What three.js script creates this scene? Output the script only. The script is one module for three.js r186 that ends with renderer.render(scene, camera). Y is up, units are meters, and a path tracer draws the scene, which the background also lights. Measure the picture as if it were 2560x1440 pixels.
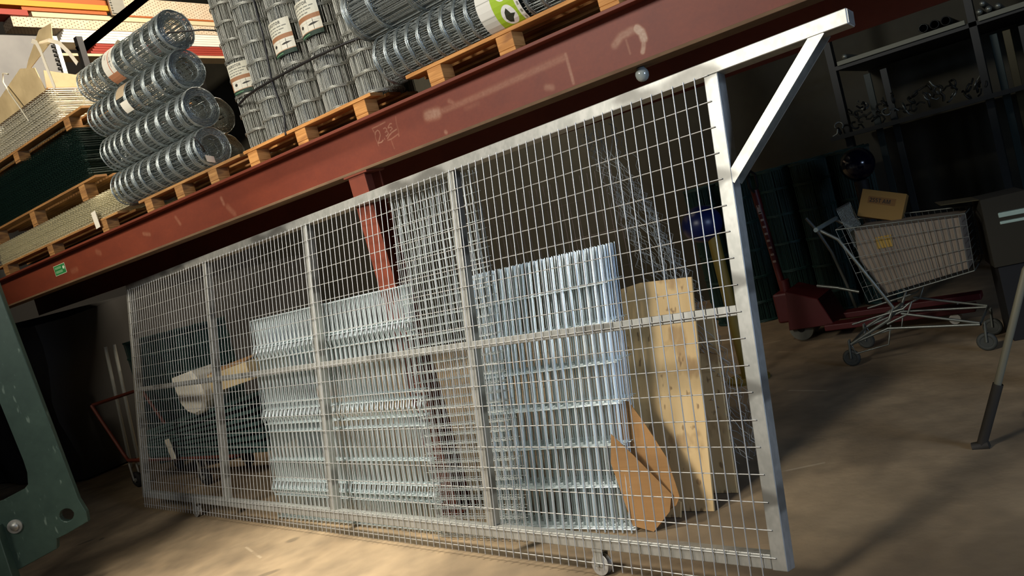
import * as THREE from 'three';
import { RoundedBoxGeometry } from 'three/addons/geometries/RoundedBoxGeometry.js';
import { RectAreaLightUniformsLib } from 'three/addons/lights/RectAreaLightUniformsLib.js';

// ------------------------------------------------------------------ camera, lights, exposure
const renderer = new THREE.WebGLRenderer({ antialias: true });
renderer.toneMapping = THREE.LinearToneMapping;
renderer.toneMappingExposure = 1.0;
renderer.shadowMap.enabled = true;
RectAreaLightUniformsLib.init();
const scene = new THREE.Scene();
scene.background = new THREE.Color(0.0, 0.0, 0.0);
const camera = new THREE.PerspectiveCamera(39.688, 2560 / 1440, 0.05, 60);
camera.position.set(1.2245, 1.5528, 2.6125);
{ // the phone is held rolled: right, up and backward axes of the view
  const m = new THREE.Matrix4().makeBasis(new THREE.Vector3(0.77751, -0.26061, -0.57233), new THREE.Vector3(0.16561, 0.96282, -0.21345), new THREE.Vector3(0.60668, 0.07118, 0.79175));
  camera.quaternion.setFromRotationMatrix(m);
}
const V = (x, y, z) => new THREE.Vector3(x, y, z);
// main floodlight: hangs behind the photographer
const KEY = { at: V(-2.3, 4.4, 4.7), to: V(-1.9, 2.2, -0.5), color: 0xfffaf2, candela: 114, angle: 0.76, penumbra: 1.0, radius: 34 };
const LEFT_FILL = { at: V(-5.4, 4.6, 3.8), to: V(-5.6, 3.0, -0.8), color: 0xfff2dc, candela: 58, angle: 0.5, penumbra: 1.0, radius: 16 };  // unseen lamp added to brighten the goods at the left
// warm tube over the goods at the left, cool window in the right wall
const WARM = { at: V(-3.6, 6.2, -2.6), to: V(-8.6, 3.6, -2.4), w: 2.4, h: 0.3, color: 0xfff0dc, intensity: 250 };
const FLOOR_FILL = { at: V(-2.8, 4.8, 0.9), to: V(-2.4, 0, 0.25), color: 0xfff6e8, intensity: 160.0, angle: 0.54, radius: 18 };  // added lamp out of view, makes the bright pool on the floor
const COOL = { at: V(5.82, 2.3, 1.2), w: 1.6, h: 1.6, color: 0xbfd8ff, intensity: 22.0 };

// ------------------------------------------------------------------ helpers
let seed = 7;
const rnd = () => { seed = (seed + 0x6d2b79f5) | 0; let t = Math.imul(seed ^ (seed >>> 15), 1 | seed); t = (t + Math.imul(t ^ (t >>> 7), 61 | t)) ^ t; return ((t ^ (t >>> 14)) >>> 0) / 4294967296; };
const rr = (a, b) => a + (b - a) * rnd();
const taken = new Map();
function numbered(n) { const k = taken.get(n) ?? 0; taken.set(n, k + 1); return k ? n + '_' + String(k).padStart(3, '0') : n; }
function tag(o, label, category, group, kind) { Object.assign(o.userData, { label, category }); if (group) o.userData.group = group; if (kind) o.userData.kind = kind; return o; }
function thing(name, label, category, pos = [0, 0, 0], rotY = 0, group) {
  const o = new THREE.Group(); o.name = numbered(name); o.position.set(...pos); o.rotation.y = rotY; scene.add(o); return tag(o, label, category, group);
}
function copyOf(o, label, group) { const c = o.clone(); c.name = numbered(o.name.replace(/_\d\d\d$/, '')); c.userData = { ...o.userData }; if (label) c.userData.label = label; if (group) c.userData.group = group; scene.add(c); return c; }
function shadowed(m) { m.castShadow = true; m.receiveShadow = true; return m; }
class MB { // collects geometry with planar texture coordinates in metres
  constructor() { this.p = []; this.n = []; this.t = []; this.i = []; }
  v(p, n, uv) {
    this.p.push(p.x, p.y, p.z); this.n.push(n.x, n.y, n.z);
    if (uv) this.t.push(uv[0], uv[1]);
    else { const a = Math.abs(n.x), b = Math.abs(n.y), c = Math.abs(n.z); if (b >= a && b >= c) this.t.push(p.x, p.z); else if (c >= a) this.t.push(p.x, p.y); else this.t.push(p.z, p.y); }
    return this.p.length / 3 - 1;
  }
  quad(a, b, c, d, uvs) { const n = V(0, 0, 0).subVectors(b, a).cross(V(0, 0, 0).subVectors(d, a)).normalize(); const k = [a, b, c, d].map((p, j) => this.v(p, n, uvs && uvs[j])); this.i.push(k[0], k[1], k[2], k[0], k[2], k[3]); return this; }
  geo(g, m) {
    const q = g.clone(); if (m) q.applyMatrix4(m); const P = q.attributes.position, N = q.attributes.normal, base = this.p.length / 3, a = new THREE.Vector3(), b = new THREE.Vector3();
    for (let j = 0; j < P.count; j++) this.v(a.fromBufferAttribute(P, j), b.fromBufferAttribute(N, j));
    const ix = q.index ? q.index.array : [...Array(P.count).keys()]; for (const k of ix) this.i.push(base + k); return this;
  }
  box(x0, x1, y0, y1, z0, z1, c = 0) {
    const sx = x1 - x0, sy = y1 - y0, sz = z1 - z0; c = Math.min(c, sx * 0.45, sy * 0.45, sz * 0.45);
    const g = c > 0 ? new RoundedBoxGeometry(sx, sy, sz, 1, c) : new THREE.BoxGeometry(sx, sy, sz);
    return this.geo(g, new THREE.Matrix4().makeTranslation((x0 + x1) / 2, (y0 + y1) / 2, (z0 + z1) / 2));
  }
  rod(a, b, r, s = 5, cap = false, r2 = r) {
    const d = V(0, 0, 0).subVectors(b, a).normalize(), u = (Math.abs(d.y) < 0.9 ? V(0, 1, 0) : V(1, 0, 0)).cross(d).normalize(), w = V(0, 0, 0).crossVectors(d, u), L = a.distanceTo(b), base = this.p.length / 3;
    for (let j = 0; j <= s; j++) { const t = (j / s) * Math.PI * 2, n = u.clone().multiplyScalar(Math.cos(t)).addScaledVector(w, Math.sin(t)); this.v(a.clone().addScaledVector(n, r), n, [0, j / s * r * 6.3]); this.v(b.clone().addScaledVector(n, r2), n, [L, j / s * r * 6.3]); }
    for (let j = 0; j < s; j++) { const k = base + j * 2; this.i.push(k, k + 3, k + 1, k, k + 2, k + 3); }
    if (cap) for (const [c, rad, sg] of [[a, r, -1], [b, r2, 1]]) { const n = d.clone().multiplyScalar(sg), m = this.v(c, n), f = this.p.length / 3; for (let j = 0; j <= s; j++) { const t = (j / s) * Math.PI * 2 * sg; this.v(c.clone().addScaledVector(u, Math.cos(t) * rad).addScaledVector(w, Math.sin(t) * rad), n); } for (let j = 0; j < s; j++) this.i.push(m, f + j, f + j + 1); }
    return this;
  }
  path(pts, r, s = 5, cap = true) { // swept round tube through points
    const n = pts.length, rings = []; let u = null, len = 0;
    for (let k = 0; k < n; k++) {
      const d = V(0, 0, 0).subVectors(pts[Math.min(k + 1, n - 1)], pts[Math.max(k - 1, 0)]).normalize();
      if (!u) u = (Math.abs(d.y) < 0.9 ? V(0, 1, 0) : V(1, 0, 0)).cross(d).normalize(); else u.addScaledVector(d, -u.dot(d)).normalize();
      const w = V(0, 0, 0).crossVectors(d, u), base = this.p.length / 3; if (k) len += pts[k].distanceTo(pts[k - 1]);
      for (let j = 0; j <= s; j++) { const t = (j / s) * Math.PI * 2, q = u.clone().multiplyScalar(Math.cos(t)).addScaledVector(w, Math.sin(t)); this.v(pts[k].clone().addScaledVector(q, r), q, [len, j / s * r * 6.3]); }
      rings.push(base);
    }
    for (let k = 0; k < n - 1; k++) for (let j = 0; j < s; j++) { const a = rings[k] + j, b = rings[k + 1] + j; this.i.push(a, b + 1, b, a, a + 1, b + 1); }
    return this;
  }
  hull() { const g = new THREE.BufferGeometry(); g.setAttribute('position', new THREE.Float32BufferAttribute(this.p, 3)); g.setAttribute('normal', new THREE.Float32BufferAttribute(this.n, 3)); g.setAttribute('uv', new THREE.Float32BufferAttribute(this.t, 2)); g.setIndex(this.i); return g; }
  build(name, mat, parent) { const m = shadowed(new THREE.Mesh(this.hull(), mat)); if (parent) { m.name = name; parent.add(m); } else { m.name = numbered(name); scene.add(m); } return m; }
}
function sub(name, geometry, mat, parent, label) { const m = shadowed(new THREE.Mesh(geometry, mat)); m.name = name; if (label) m.userData.label = label; parent.add(m); return m; }
function struct(name, mb, mat) { const m = mb.build(name, mat); m.userData.kind = 'structure'; return m; }
function extrude(pts, depth, bevel = 0, holes = []) {
  const s = new THREE.Shape(pts.map(([x, y]) => new THREE.Vector2(x, y))); for (const h of holes) s.holes.push(new THREE.Path(h.map(([x, y]) => new THREE.Vector2(x, y))));
  return new THREE.ExtrudeGeometry(s, { depth, bevelEnabled: bevel > 0, bevelSize: bevel, bevelThickness: bevel, bevelSegments: 1, curveSegments: 10 });
}
// ------------------------------------------------------------------ textures
const hash = (x, y, s) => { let h = Math.imul(x, 374761393) ^ Math.imul(y, 668265263) ^ Math.imul(s, 1274126177); h = Math.imul(h ^ (h >>> 13), 1274126177); return ((h ^ (h >>> 16)) >>> 0) / 4294967296; };
function noise(x, y, px, py, s) {
  const xi = Math.floor(x), yi = Math.floor(y), fx = x - xi, fy = y - yi, u = fx * fx * (3 - 2 * fx), w = fy * fy * (3 - 2 * fy), X = (k) => ((k % px) + px) % px, Y = (k) => ((k % py) + py) % py;
  const a = hash(X(xi), Y(yi), s), b = hash(X(xi + 1), Y(yi), s), c = hash(X(xi), Y(yi + 1), s), d = hash(X(xi + 1), Y(yi + 1), s);
  return a + (b - a) * u + (c - a) * w + (a - b - c + d) * u * w;
}
function fbm(u, v, px, py, oct, s) { let a = 0.5, t = 0, k = 0; for (let o = 0; o < oct; o++) { t += a * noise(u * px, v * py, px, py, s + o); k += a; a *= 0.55; px *= 2; py *= 2; } return t / k; }
function tex(w, h, fn, srgb = true, rep) {
  const d = new Uint8Array(w * h * 4);
  for (let y = 0; y < h; y++) for (let x = 0; x < w; x++) { const c = fn(x / w, y / h), o = (y * w + x) * 4; d[o] = c[0]; d[o + 1] = c[1]; d[o + 2] = c[2]; d[o + 3] = 255; }
  const t = new THREE.DataTexture(d, w, h, THREE.RGBAFormat); t.wrapS = t.wrapT = THREE.RepeatWrapping; t.magFilter = THREE.LinearFilter; if (srgb) t.colorSpace = THREE.SRGBColorSpace; if (rep) t.repeat.set(...rep); t.needsUpdate = true; return t;
}
const mix = (a, b, t) => [0, 1, 2].map((k) => a[k] + (b[k] - a[k]) * t), sm = (x, a, b) => { const t = Math.min(1, Math.max(0, (x - a) / (b - a))); return t * t * (3 - 2 * t); };
const M = {};
const mat = (o) => new THREE.MeshStandardMaterial(o);
// concrete: brown-grey, dusty, blotched, with oil spots and pale scratches
const spots = Array.from({ length: 30 }, () => [rnd(), rnd(), rr(0.003, 0.007), rr(0.1, 0.32), rr(0, 3.1), rr(1.2, 2.6)]);
const scratches = Array.from({ length: 30 }, () => [rnd(), rnd(), rr(-0.5, 0.5), rr(0.01, 0.035), rr(0.3, 0.8)]);
M.floor = mat({ roughness: 0.82, map: tex(1536, 1536, (u, v) => {
  const a = fbm(u, v, 5, 5, 6, 11), b = fbm(u, v, 60, 60, 3, 21), c = fbm(u, v, 14, 9, 4, 31);
  let col = mix([110, 93, 69], [150, 130, 100], sm(a * 0.7 + c * 0.3, 0.3, 0.7)); col = mix(col, [96, 80, 58], sm(c, 0.56, 0.8) * 0.45); const g = 0.86 + 0.28 * b; let k = 1;
  for (const [sx, sy, r, d, th, el] of spots) { let dx = u - sx, dy = v - sy; if (dx * dx + dy * dy > 0.0015) continue; const X = (dx * Math.cos(th) + dy * Math.sin(th)) / el, Y = -dx * Math.sin(th) + dy * Math.cos(th); k = Math.min(k, 1 - d * (1 - sm(Math.hypot(X, Y) * (0.8 + 0.5 * b), r * 0.4, r))); }
  let w = 0; for (const [sx, sy, th, L, d] of scratches) { const dx = u - sx, dy = v - sy; if (Math.abs(dx) > 0.04 || Math.abs(dy) > 0.04) continue; const X = dx * Math.cos(th) + dy * Math.sin(th), Y = -dx * Math.sin(th) + dy * Math.cos(th); if (Math.abs(X) < L) w = Math.max(w, d * (1 - sm(Math.abs(Y), 0.0004, 0.0016)) * (b > 0.45 ? 1 : 0.3)); }
  return mix(col.map((x) => x * g * k), [205, 190, 160], w * 0.6);
}, true, [1 / 8, 1 / 8]), bumpMap: tex(512, 512, (u, v) => { const b = fbm(u, v, 24, 24, 5, 41) * 255; return [b, b, b]; }, false, [1 / 2, 1 / 2]), bumpScale: 0.004 });
const galvMap = tex(1024, 256, (u, v) => {
  const s = fbm(u, v, 40, 4, 4, 51), b = fbm(u, v, 5, 3, 3, 61), f = fbm(u, v, 120, 20, 2, 71); let c = mix([212, 212, 206], [236, 235, 229], sm(s * 0.6 + f * 0.4, 0.25, 0.75)); c = mix(c, [138, 136, 130], sm(b, 0.6, 0.74) * 0.7); return c;
}, true, [1 / 1.6, 1 / 0.4]);
M.galv = mat({ map: galvMap, color: 0xcfcfcb, metalness: 0.7, roughness: 0.48 });
M.wire = mat({ color: new THREE.Color(0.56, 0.56, 0.53), metalness: 0.7, roughness: 0.46 });
M.wireRoll = mat({ color: new THREE.Color(0.43, 0.47, 0.45), metalness: 0.8, roughness: 0.4 });
M.wireStand = mat({ color: new THREE.Color(0.46, 0.46, 0.4), metalness: 0.65, roughness: 0.44 });
M.wirePanel = mat({ color: new THREE.Color(0.74, 0.82, 0.82), metalness: 0.75, roughness: 0.42 });
M.wireCage = mat({ color: new THREE.Color(0.5, 0.54, 0.52), metalness: 0.7, roughness: 0.45 });
M.wireRust = mat({ color: new THREE.Color(0.14, 0.1, 0.08), metalness: 0.4, roughness: 0.6 });
M.wireChain = mat({ color: new THREE.Color(0.34, 0.36, 0.34), metalness: 0.6, roughness: 0.5 });
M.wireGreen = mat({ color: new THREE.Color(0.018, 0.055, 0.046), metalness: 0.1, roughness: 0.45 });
M.cream = mat({ color: 0xd2cba9, roughness: 0.5 });
M.creamWhite = mat({ color: 0xe6e2cf, roughness: 0.5 });
M.green = mat({ color: 0x0d2a22, roughness: 0.5 });
M.black = mat({ color: 0x0c0b0a, roughness: 0.7 });
M.strap = mat({ color: 0x14110f, roughness: 0.55 });
const woodTex = (a, b, c, s) => tex(512, 256, (u, v) => { const w = fbm(u, v, 3, 22, 4, s), f = fbm(u, v, 10, 90, 2, s + 9), k = fbm(u, v, 5, 5, 3, s + 17); return mix(mix(a, b, sm(w * 0.65 + f * 0.35, 0.3, 0.7)), c, sm(k, 0.6, 0.8) * 0.6); }, true, [1 / 0.9, 1 / 0.35]);
M.palletNew = mat({ map: woodTex([176, 118, 56], [212, 152, 84], [120, 74, 36], 101), roughness: 0.75 });
M.palletOld = mat({ map: woodTex([140, 98, 52], [180, 134, 78], [92, 62, 36], 131), roughness: 0.8 });
M.palletRed = mat({ color: 0x7a3a26, roughness: 0.8 });
M.ply = mat({ roughness: 0.7, map: tex(512, 512, (u, v) => {
  const w = fbm(u, v, 14, 3, 4, 151), k = fbm(u, v, 9, 7, 4, 161), s = fbm(u, v, 26, 18, 3, 171); let c = mix([202, 168, 112], [226, 196, 142], w); c = mix(c, [150, 116, 74], sm(k, 0.6, 0.8) * 0.6); return mix(c, [110, 82, 52], sm(s, 0.74, 0.84) * 0.6);
}, true, [1 / 0.8, 1 / 1.2]) });
M.plyDark = M.ply;
M.card = mat({ map: tex(256, 256, (u, v) => { const a = fbm(u, v, 6, 6, 4, 181), b = fbm(u, v, 3, 60, 2, 191); return mix([148, 108, 62], [176, 132, 80], a * 0.6 + b * 0.4); }, true, [2, 2]), roughness: 0.85 });
M.cardPale = mat({ map: tex(256, 256, (u, v) => { const a = fbm(u, v, 5, 5, 5, 201); return mix([170, 150, 112], [214, 194, 150], a); }, true, [1.6, 1.6]), roughness: 0.85 });
M.paper = mat({ color: 0xe2ddcc, roughness: 0.8 });
M.red = mat({ roughness: 0.62, map: tex(512, 256, (u, v) => { const a = fbm(u, v, 8, 4, 5, 211), b = fbm(u, v, 50, 30, 2, 221); return mix([96, 39, 20], [122, 54, 28], a * 0.7 + b * 0.3); }, true, [1 / 2, 1]) });
M.redDust = mat({ roughness: 0.85, map: tex(512, 128, (u, v) => { const a = fbm(u, v, 24, 3, 5, 231); return mix([92, 66, 45], [116, 92, 64], a); }, true, [1 / 2, 1 / 0.3]) });

// ------------------------------------------------------------------ the setting
struct('floor', new MB().box(-12.3, 6.3, -0.2, 0, -7.3, 11.3), M.floor);
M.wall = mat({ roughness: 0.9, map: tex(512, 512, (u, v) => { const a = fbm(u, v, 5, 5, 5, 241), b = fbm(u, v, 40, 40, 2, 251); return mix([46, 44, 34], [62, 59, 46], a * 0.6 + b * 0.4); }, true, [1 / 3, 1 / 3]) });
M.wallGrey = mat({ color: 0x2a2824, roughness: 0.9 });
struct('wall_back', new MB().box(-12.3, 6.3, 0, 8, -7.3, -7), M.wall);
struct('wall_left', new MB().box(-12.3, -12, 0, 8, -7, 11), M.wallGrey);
struct('wall_front', new MB().box(-12.3, 6.3, 0, 8, 11, 11.3), M.wallGrey);
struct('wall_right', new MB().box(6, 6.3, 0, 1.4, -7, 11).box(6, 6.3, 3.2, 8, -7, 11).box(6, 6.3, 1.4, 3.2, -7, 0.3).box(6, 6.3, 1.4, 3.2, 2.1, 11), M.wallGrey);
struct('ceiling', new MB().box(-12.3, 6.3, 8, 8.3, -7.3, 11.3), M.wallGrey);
{
  const w = new THREE.Group(); w.name = 'window_1'; w.userData.kind = 'structure'; scene.add(w);
  new MB().box(5.98, 6.1, 1.4, 1.5, 0.3, 2.1).box(5.98, 6.1, 3.1, 3.2, 0.3, 2.1).box(5.98, 6.1, 1.5, 3.1, 0.3, 0.4).box(5.98, 6.1, 1.5, 3.1, 2.0, 2.1).box(5.99, 6.08, 1.5, 3.1, 1.17, 1.23).build('window_frame', M.galv, w);
  new MB().box(6.03, 6.05, 1.5, 3.1, 0.4, 2.0).build('window_pane', mat({ color: 0x8fa0b0, emissive: COOL.color, emissiveIntensity: 1.2, roughness: 0.2 }), w);
  const l = new THREE.RectAreaLight(COOL.color, COOL.intensity, COOL.w, COOL.h); l.position.copy(COOL.at); l.lookAt(-4, 1.2, -1.5); l.name = 'window_light'; scene.add(l);
}
for (const [KEY_, label] of [[KEY, 'white floodlight hung from the ceiling behind the photographer'], [LEFT_FILL, 'unseen fill floodlight added at the left to brighten the cream panels']]) { // main floodlight and an added fill lamp, hung from the ceiling
  const t = thing('floodlight', label, 'lamp', KEY_.at.toArray());
  const q = new THREE.Quaternion().setFromUnitVectors(V(0, 0, 1), V(0, 0, 0).subVectors(KEY_.to, KEY_.at).normalize());
  const head = new MB().geo(new RoundedBoxGeometry(0.6, 0.46, 0.12, 2, 0.02), new THREE.Matrix4().compose(V(0, 0, -0.18).applyQuaternion(q), q, V(1, 1, 1))).build('housing', M.black, t);
  new MB().rod(V(0, 0.1, -0.2), V(0, 8 - KEY_.at.y, -0.2), 0.02, 8).build('hanger', M.black, t);
  new MB().geo(new RoundedBoxGeometry(0.52, 0.38, 0.02, 1, 0.004), new THREE.Matrix4().compose(V(0, 0, -0.115).applyQuaternion(q), q, V(1, 1, 1))).build('lens', mat({ color: 0xffffff, emissive: KEY_.color, emissiveIntensity: 6 }), t);
  const l = new THREE.SpotLight(KEY_.color, KEY_.candela, 0, KEY_.angle, KEY_.penumbra, 2); l.position.copy(KEY_.at); l.target.position.copy(KEY_.to); l.castShadow = true; l.shadow.radius = KEY_.radius; l.name = 'floodlight_beam'; scene.add(l, l.target);
}
{ // round fill lamp added out of view to brighten the floor
  const t = thing('fill_lamp', 'round fill lamp added out of view above the floor in front of the rack', 'lamp', FLOOR_FILL.at.toArray());
  new MB().geo(new THREE.LatheGeometry([[0.05, 0.32], [0.1, 0.3], [0.16, 0.16], [0.3, 0.02], [0.31, 0.02], [0.17, 0.18], [0.11, 0.32], [0.05, 0.34]].map(([r, y]) => new THREE.Vector2(r, y)), 32)).build('shade', M.black, t);
  new MB().rod(V(0, 0.33, 0), V(0, 8 - FLOOR_FILL.at.y, 0), 0.012, 6).build('hanger', M.black, t);
  new MB().geo(new THREE.CylinderGeometry(0.26, 0.26, 0.02, 32), new THREE.Matrix4().makeTranslation(0, 0.07, 0)).build('lens', mat({ color: 0xffffff, emissive: FLOOR_FILL.color, emissiveIntensity: 2 }), t);
  const l = new THREE.SpotLight(FLOOR_FILL.color, FLOOR_FILL.intensity, 0, FLOOR_FILL.angle, 1, 2); l.position.copy(FLOOR_FILL.at); l.target.position.copy(FLOOR_FILL.to); l.castShadow = true; l.shadow.radius = FLOOR_FILL.radius; l.name = 'fill_lamp_light'; scene.add(l, l.target);
}
{ // warm tube lamp with a back reflector, faces the side rack
  const t = thing('tube_lamp', 'warm tube lamp with a reflector facing the side rack at the left', 'lamp', WARM.at.toArray()), h = new THREE.Group(); h.name = 'head'; t.add(h);
  h.lookAt(WARM.to); h.position.set(0, 0, 0);
  new MB().box(-1.25, 1.25, -0.18, 0.18, -0.1, -0.06, 0.01).build('reflector', M.paper, h);
  for (const y of [-0.08, 0.08]) new MB().rod(V(-1.2, y, -0.035), V(1.2, y, -0.035), 0.014, 8, true).build('tube', mat({ color: 0xffffff, emissive: WARM.color, emissiveIntensity: 6 }), h);
  for (const z of [-0.9, 0.9]) new MB().rod(V(0.06, 0.02, z), V(0.06, 8 - WARM.at.y, z), 0.012, 6).build('hanger', M.black, t);
  const l = new THREE.RectAreaLight(WARM.color, WARM.intensity, WARM.w, WARM.h); l.position.copy(WARM.at); l.lookAt(WARM.to); l.name = 'tube_lamp_light'; scene.add(l);
}
// ------------------------------------------------------------------ the red beam, its column, the deck
// chalk and dust on the web: strokes in metres [points, half width, softness, strength]
const CHALK = [
  [[[-2.016, 2.278], [-2.009, 2.29], [-1.991, 2.296], [-1.98, 2.286], [-1.979, 2.265], [-1.994, 2.245], [-2.014, 2.225]], 0.0022, 0.002, 0.5], [[[-2.027, 2.315], [-2.017, 2.281], [-2.022, 2.258], [-2.016, 2.227], [-2.015, 2.212]], 0.0016, 0.003, 0.35],
  [[[-2.013, 2.226], [-1.984, 2.224], [-1.969, 2.231]], 0.0024, 0.002, 0.6], [[[-1.955, 2.237], [-1.955, 2.231]], 0.002, 0.002, 0.5], [[[-1.941, 2.29], [-1.928, 2.292], [-1.919, 2.282], [-1.922, 2.273], [-1.937, 2.268]], 0.0022, 0.002, 0.5],
  [[[-1.937, 2.268], [-1.919, 2.269], [-1.915, 2.255], [-1.933, 2.245], [-1.939, 2.248]], 0.0022, 0.002, 0.5], [[[-1.873, 2.299], [-1.883, 2.302], [-1.902, 2.291], [-1.906, 2.284]], 0.0022, 0.002, 0.5], [[[-1.904, 2.284], [-1.882, 2.282], [-1.878, 2.271], [-1.896, 2.264]], 0.0024, 0.002, 0.5],
  [[[-1.848, 2.259], [-1.887, 2.253], [-1.911, 2.244], [-1.932, 2.231]], 0.0024, 0.003, 0.5], [[[-1.934, 2.22], [-1.902, 2.22], [-1.843, 2.232], [-1.844, 2.218]], 0.002, 0.003, 0.4], [[[-2.027, 2.316], [-1.979, 2.317], [-1.917, 2.321]], 0.0022, 0.003, 0.4],
  [[[-1.908, 2.216], [-1.906, 2.188], [-1.903, 2.164]], 0.002, 0.004, 0.25], [[[-1.829, 2.325], [-1.836, 2.289], [-1.836, 2.244], [-1.844, 2.218]], 0.002, 0.004, 0.22],
  [[[-0.425, 2.232], [-0.385, 2.258], [-0.33, 2.264], [-0.301, 2.262]], 0.006, 0.022, 0.55], [[[-0.301, 2.262], [-0.284, 2.24], [-0.281, 2.21]], 0.012, 0.014, 0.95], [[[-0.281, 2.21], [-0.292, 2.176], [-0.302, 2.158]], 0.006, 0.01, 0.8], [[[-0.365, 2.235], [-0.362, 2.17]], 0.001, 0.008, 0.3],
  [[[-0.682, 2.28], [-0.68, 2.141]], 0.003, 0.01, 0.5], [[[-1.617, 2.258], [-1.414, 2.255], [-1.196, 2.257], [-0.948, 2.262], [-0.69, 2.268]], 0.006, 0.02, 0.35], [[[-1.2, 2.262], [-0.69, 2.275]], 0.004, 0.02, 0.22], [[[-1.6, 2.262], [-1.53, 2.256]], 0.012, 0.035, 0.6],
  [[[-0.83, 2.168], [-0.8, 2.158]], 0.004, 0.022, 0.45], [[[-1.431, 2.29], [-1.4, 2.262]], 0.004, 0.016, 0.35], [[[-1.339, 2.22], [-1.253, 2.223]], 0.002, 0.02, 0.15], [[[-1.51, 2.146], [-1.508, 2.142]], 0.004, 0.014, 0.5],
];
const CHALK_LEFT = [[[[-4.209, 2.283], [-4.178, 2.226]], 0.004, 0.02, 0.3], [[[-3.603, 2.282], [-3.593, 2.24]], 0.004, 0.02, 0.35], [[[-3.56, 2.21], [-3.507, 2.15]], 0.006, 0.03, 0.25], [[[-4.70, 2.263], [-4.616, 2.24]], 0.005, 0.02, 0.3], [[[-5.479, 2.273], [-5.432, 2.254]], 0.008, 0.03, 0.22], [[[-6.0, 2.2], [-5.9, 2.2]], 0.008, 0.03, 0.2]];
function webTex(x0, x1, y0, y1, list, W, H, s) {
  const segs = []; for (const [pts, hw, so, st] of list) for (let k = 0; k < pts.length - 1; k++) segs.push([...pts[k], ...pts[k + 1], hw, so, st]);
  return tex(W, H, (u, v) => {
    const x = x0 + u * (x1 - x0), y = y0 + v * (y1 - y0), a = fbm(u, v, 24, 3, 5, s), b = fbm(u, v, 260, 26, 2, s + 7), d = fbm(u, v, 60, 3, 4, s + 13); let c = mix([98, 39, 20], [124, 54, 28], a * 0.7 + b * 0.3), k = 0;
    for (const [ax, ay, bx, by, hw, so, st] of segs) { const R = hw + so; if (x < Math.min(ax, bx) - R || x > Math.max(ax, bx) + R || y < Math.min(ay, by) - R || y > Math.max(ay, by) + R) continue; const dx = bx - ax, dy = by - ay, t = Math.min(1, Math.max(0, ((x - ax) * dx + (y - ay) * dy) / (dx * dx + dy * dy + 1e-9))), D = Math.hypot(x - ax - dx * t, y - ay - dy * t); k = Math.max(k, st * (1 - sm(D, hw, R)) * (0.6 + 0.4 * b + 0.3 * d)); }
    return mix(c, [178, 152, 130], Math.min(1, k));
  });
}
{
  const t = thing('steel_beam', 'long red oxide steel I-beam with chalk marks carrying the loaded pallets', 'beam');
  const X0 = -10.5, X1 = 4.6;
  const plate = (x0, x1, list, W, s) => { const tx = webTex(x0, x1, 2.115, 2.365, list, W, 128, s), b = new MB(); b.quad(V(x0, 2.115, -0.75), V(x1, 2.115, -0.75), V(x1, 2.365, -0.75), V(x0, 2.365, -0.75), [[0, 0], [1, 0], [1, 1], [0, 1]]); b.quad(V(x1, 2.115, -0.76), V(x0, 2.115, -0.76), V(x0, 2.365, -0.76), V(x1, 2.365, -0.76), [[0, 0], [1, 0], [1, 1], [0, 1]]); b.quad(V(x1, 2.115, -0.75), V(x1, 2.115, -0.76), V(x1, 2.365, -0.76), V(x1, 2.365, -0.75)); return b.build('web_plate', mat({ map: tx, roughness: 0.6 }), t); };
  plate(-2.6, 0.4, CHALK, 2048, 301); plate(-7.8, -2.6, CHALK_LEFT, 1024, 311); plate(X0, -7.8, [], 256, 321); plate(0.4, X1, [], 512, 331);
  new MB().box(X0, X1, 2.362, 2.38, -0.83, -0.68, 0.003).build('top_flange', M.red, t);
  new MB().box(X0, X1, 2.1, 2.116, -0.83, -0.68, 0.003).build('bottom_flange', M.redDust, t);
  const c = document.createElement('canvas'); c.width = 220; c.height = 80; const g = c.getContext('2d');
  g.fillStyle = '#c3cfae'; g.fillRect(0, 0, 220, 80); g.fillStyle = '#1d7a3c'; g.fillRect(5, 4, 210, 72); g.fillStyle = '#7fae82'; for (const [x, y, w, h] of [[22, 14, 120, 18], [22, 44, 135, 20]]) { for (let k = 0; k < w; k += 15) g.fillRect(x + k, y, 11, h); }
  g.fillStyle = '#cfe0c4'; g.beginPath(); g.moveTo(168, 22); g.lineTo(188, 22); g.lineTo(188, 12); g.lineTo(208, 32); g.lineTo(188, 52); g.lineTo(188, 42); g.lineTo(168, 42); g.fill();
  const ct = new THREE.CanvasTexture(c); ct.colorSpace = THREE.SRGBColorSpace;
  const st = thing('sticker', 'small green direction sticker on the left of the red beam', 'sticker', [-6.195, 2.255, -0.7485]);
  new MB().quad(V(-0.11, -0.045, 0.001), V(0.11, -0.045, 0.001), V(0.11, 0.045, 0.001), V(-0.11, 0.045, 0.001), [[0, 0], [1, 0], [1, 1], [0, 1]]).build('print', mat({ map: ct, roughness: 0.6 }), st);
  new MB().box(-0.11, 0.11, -0.045, 0.045, -0.0012, 0.0006).build('backing', M.paper, st);
}
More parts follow.
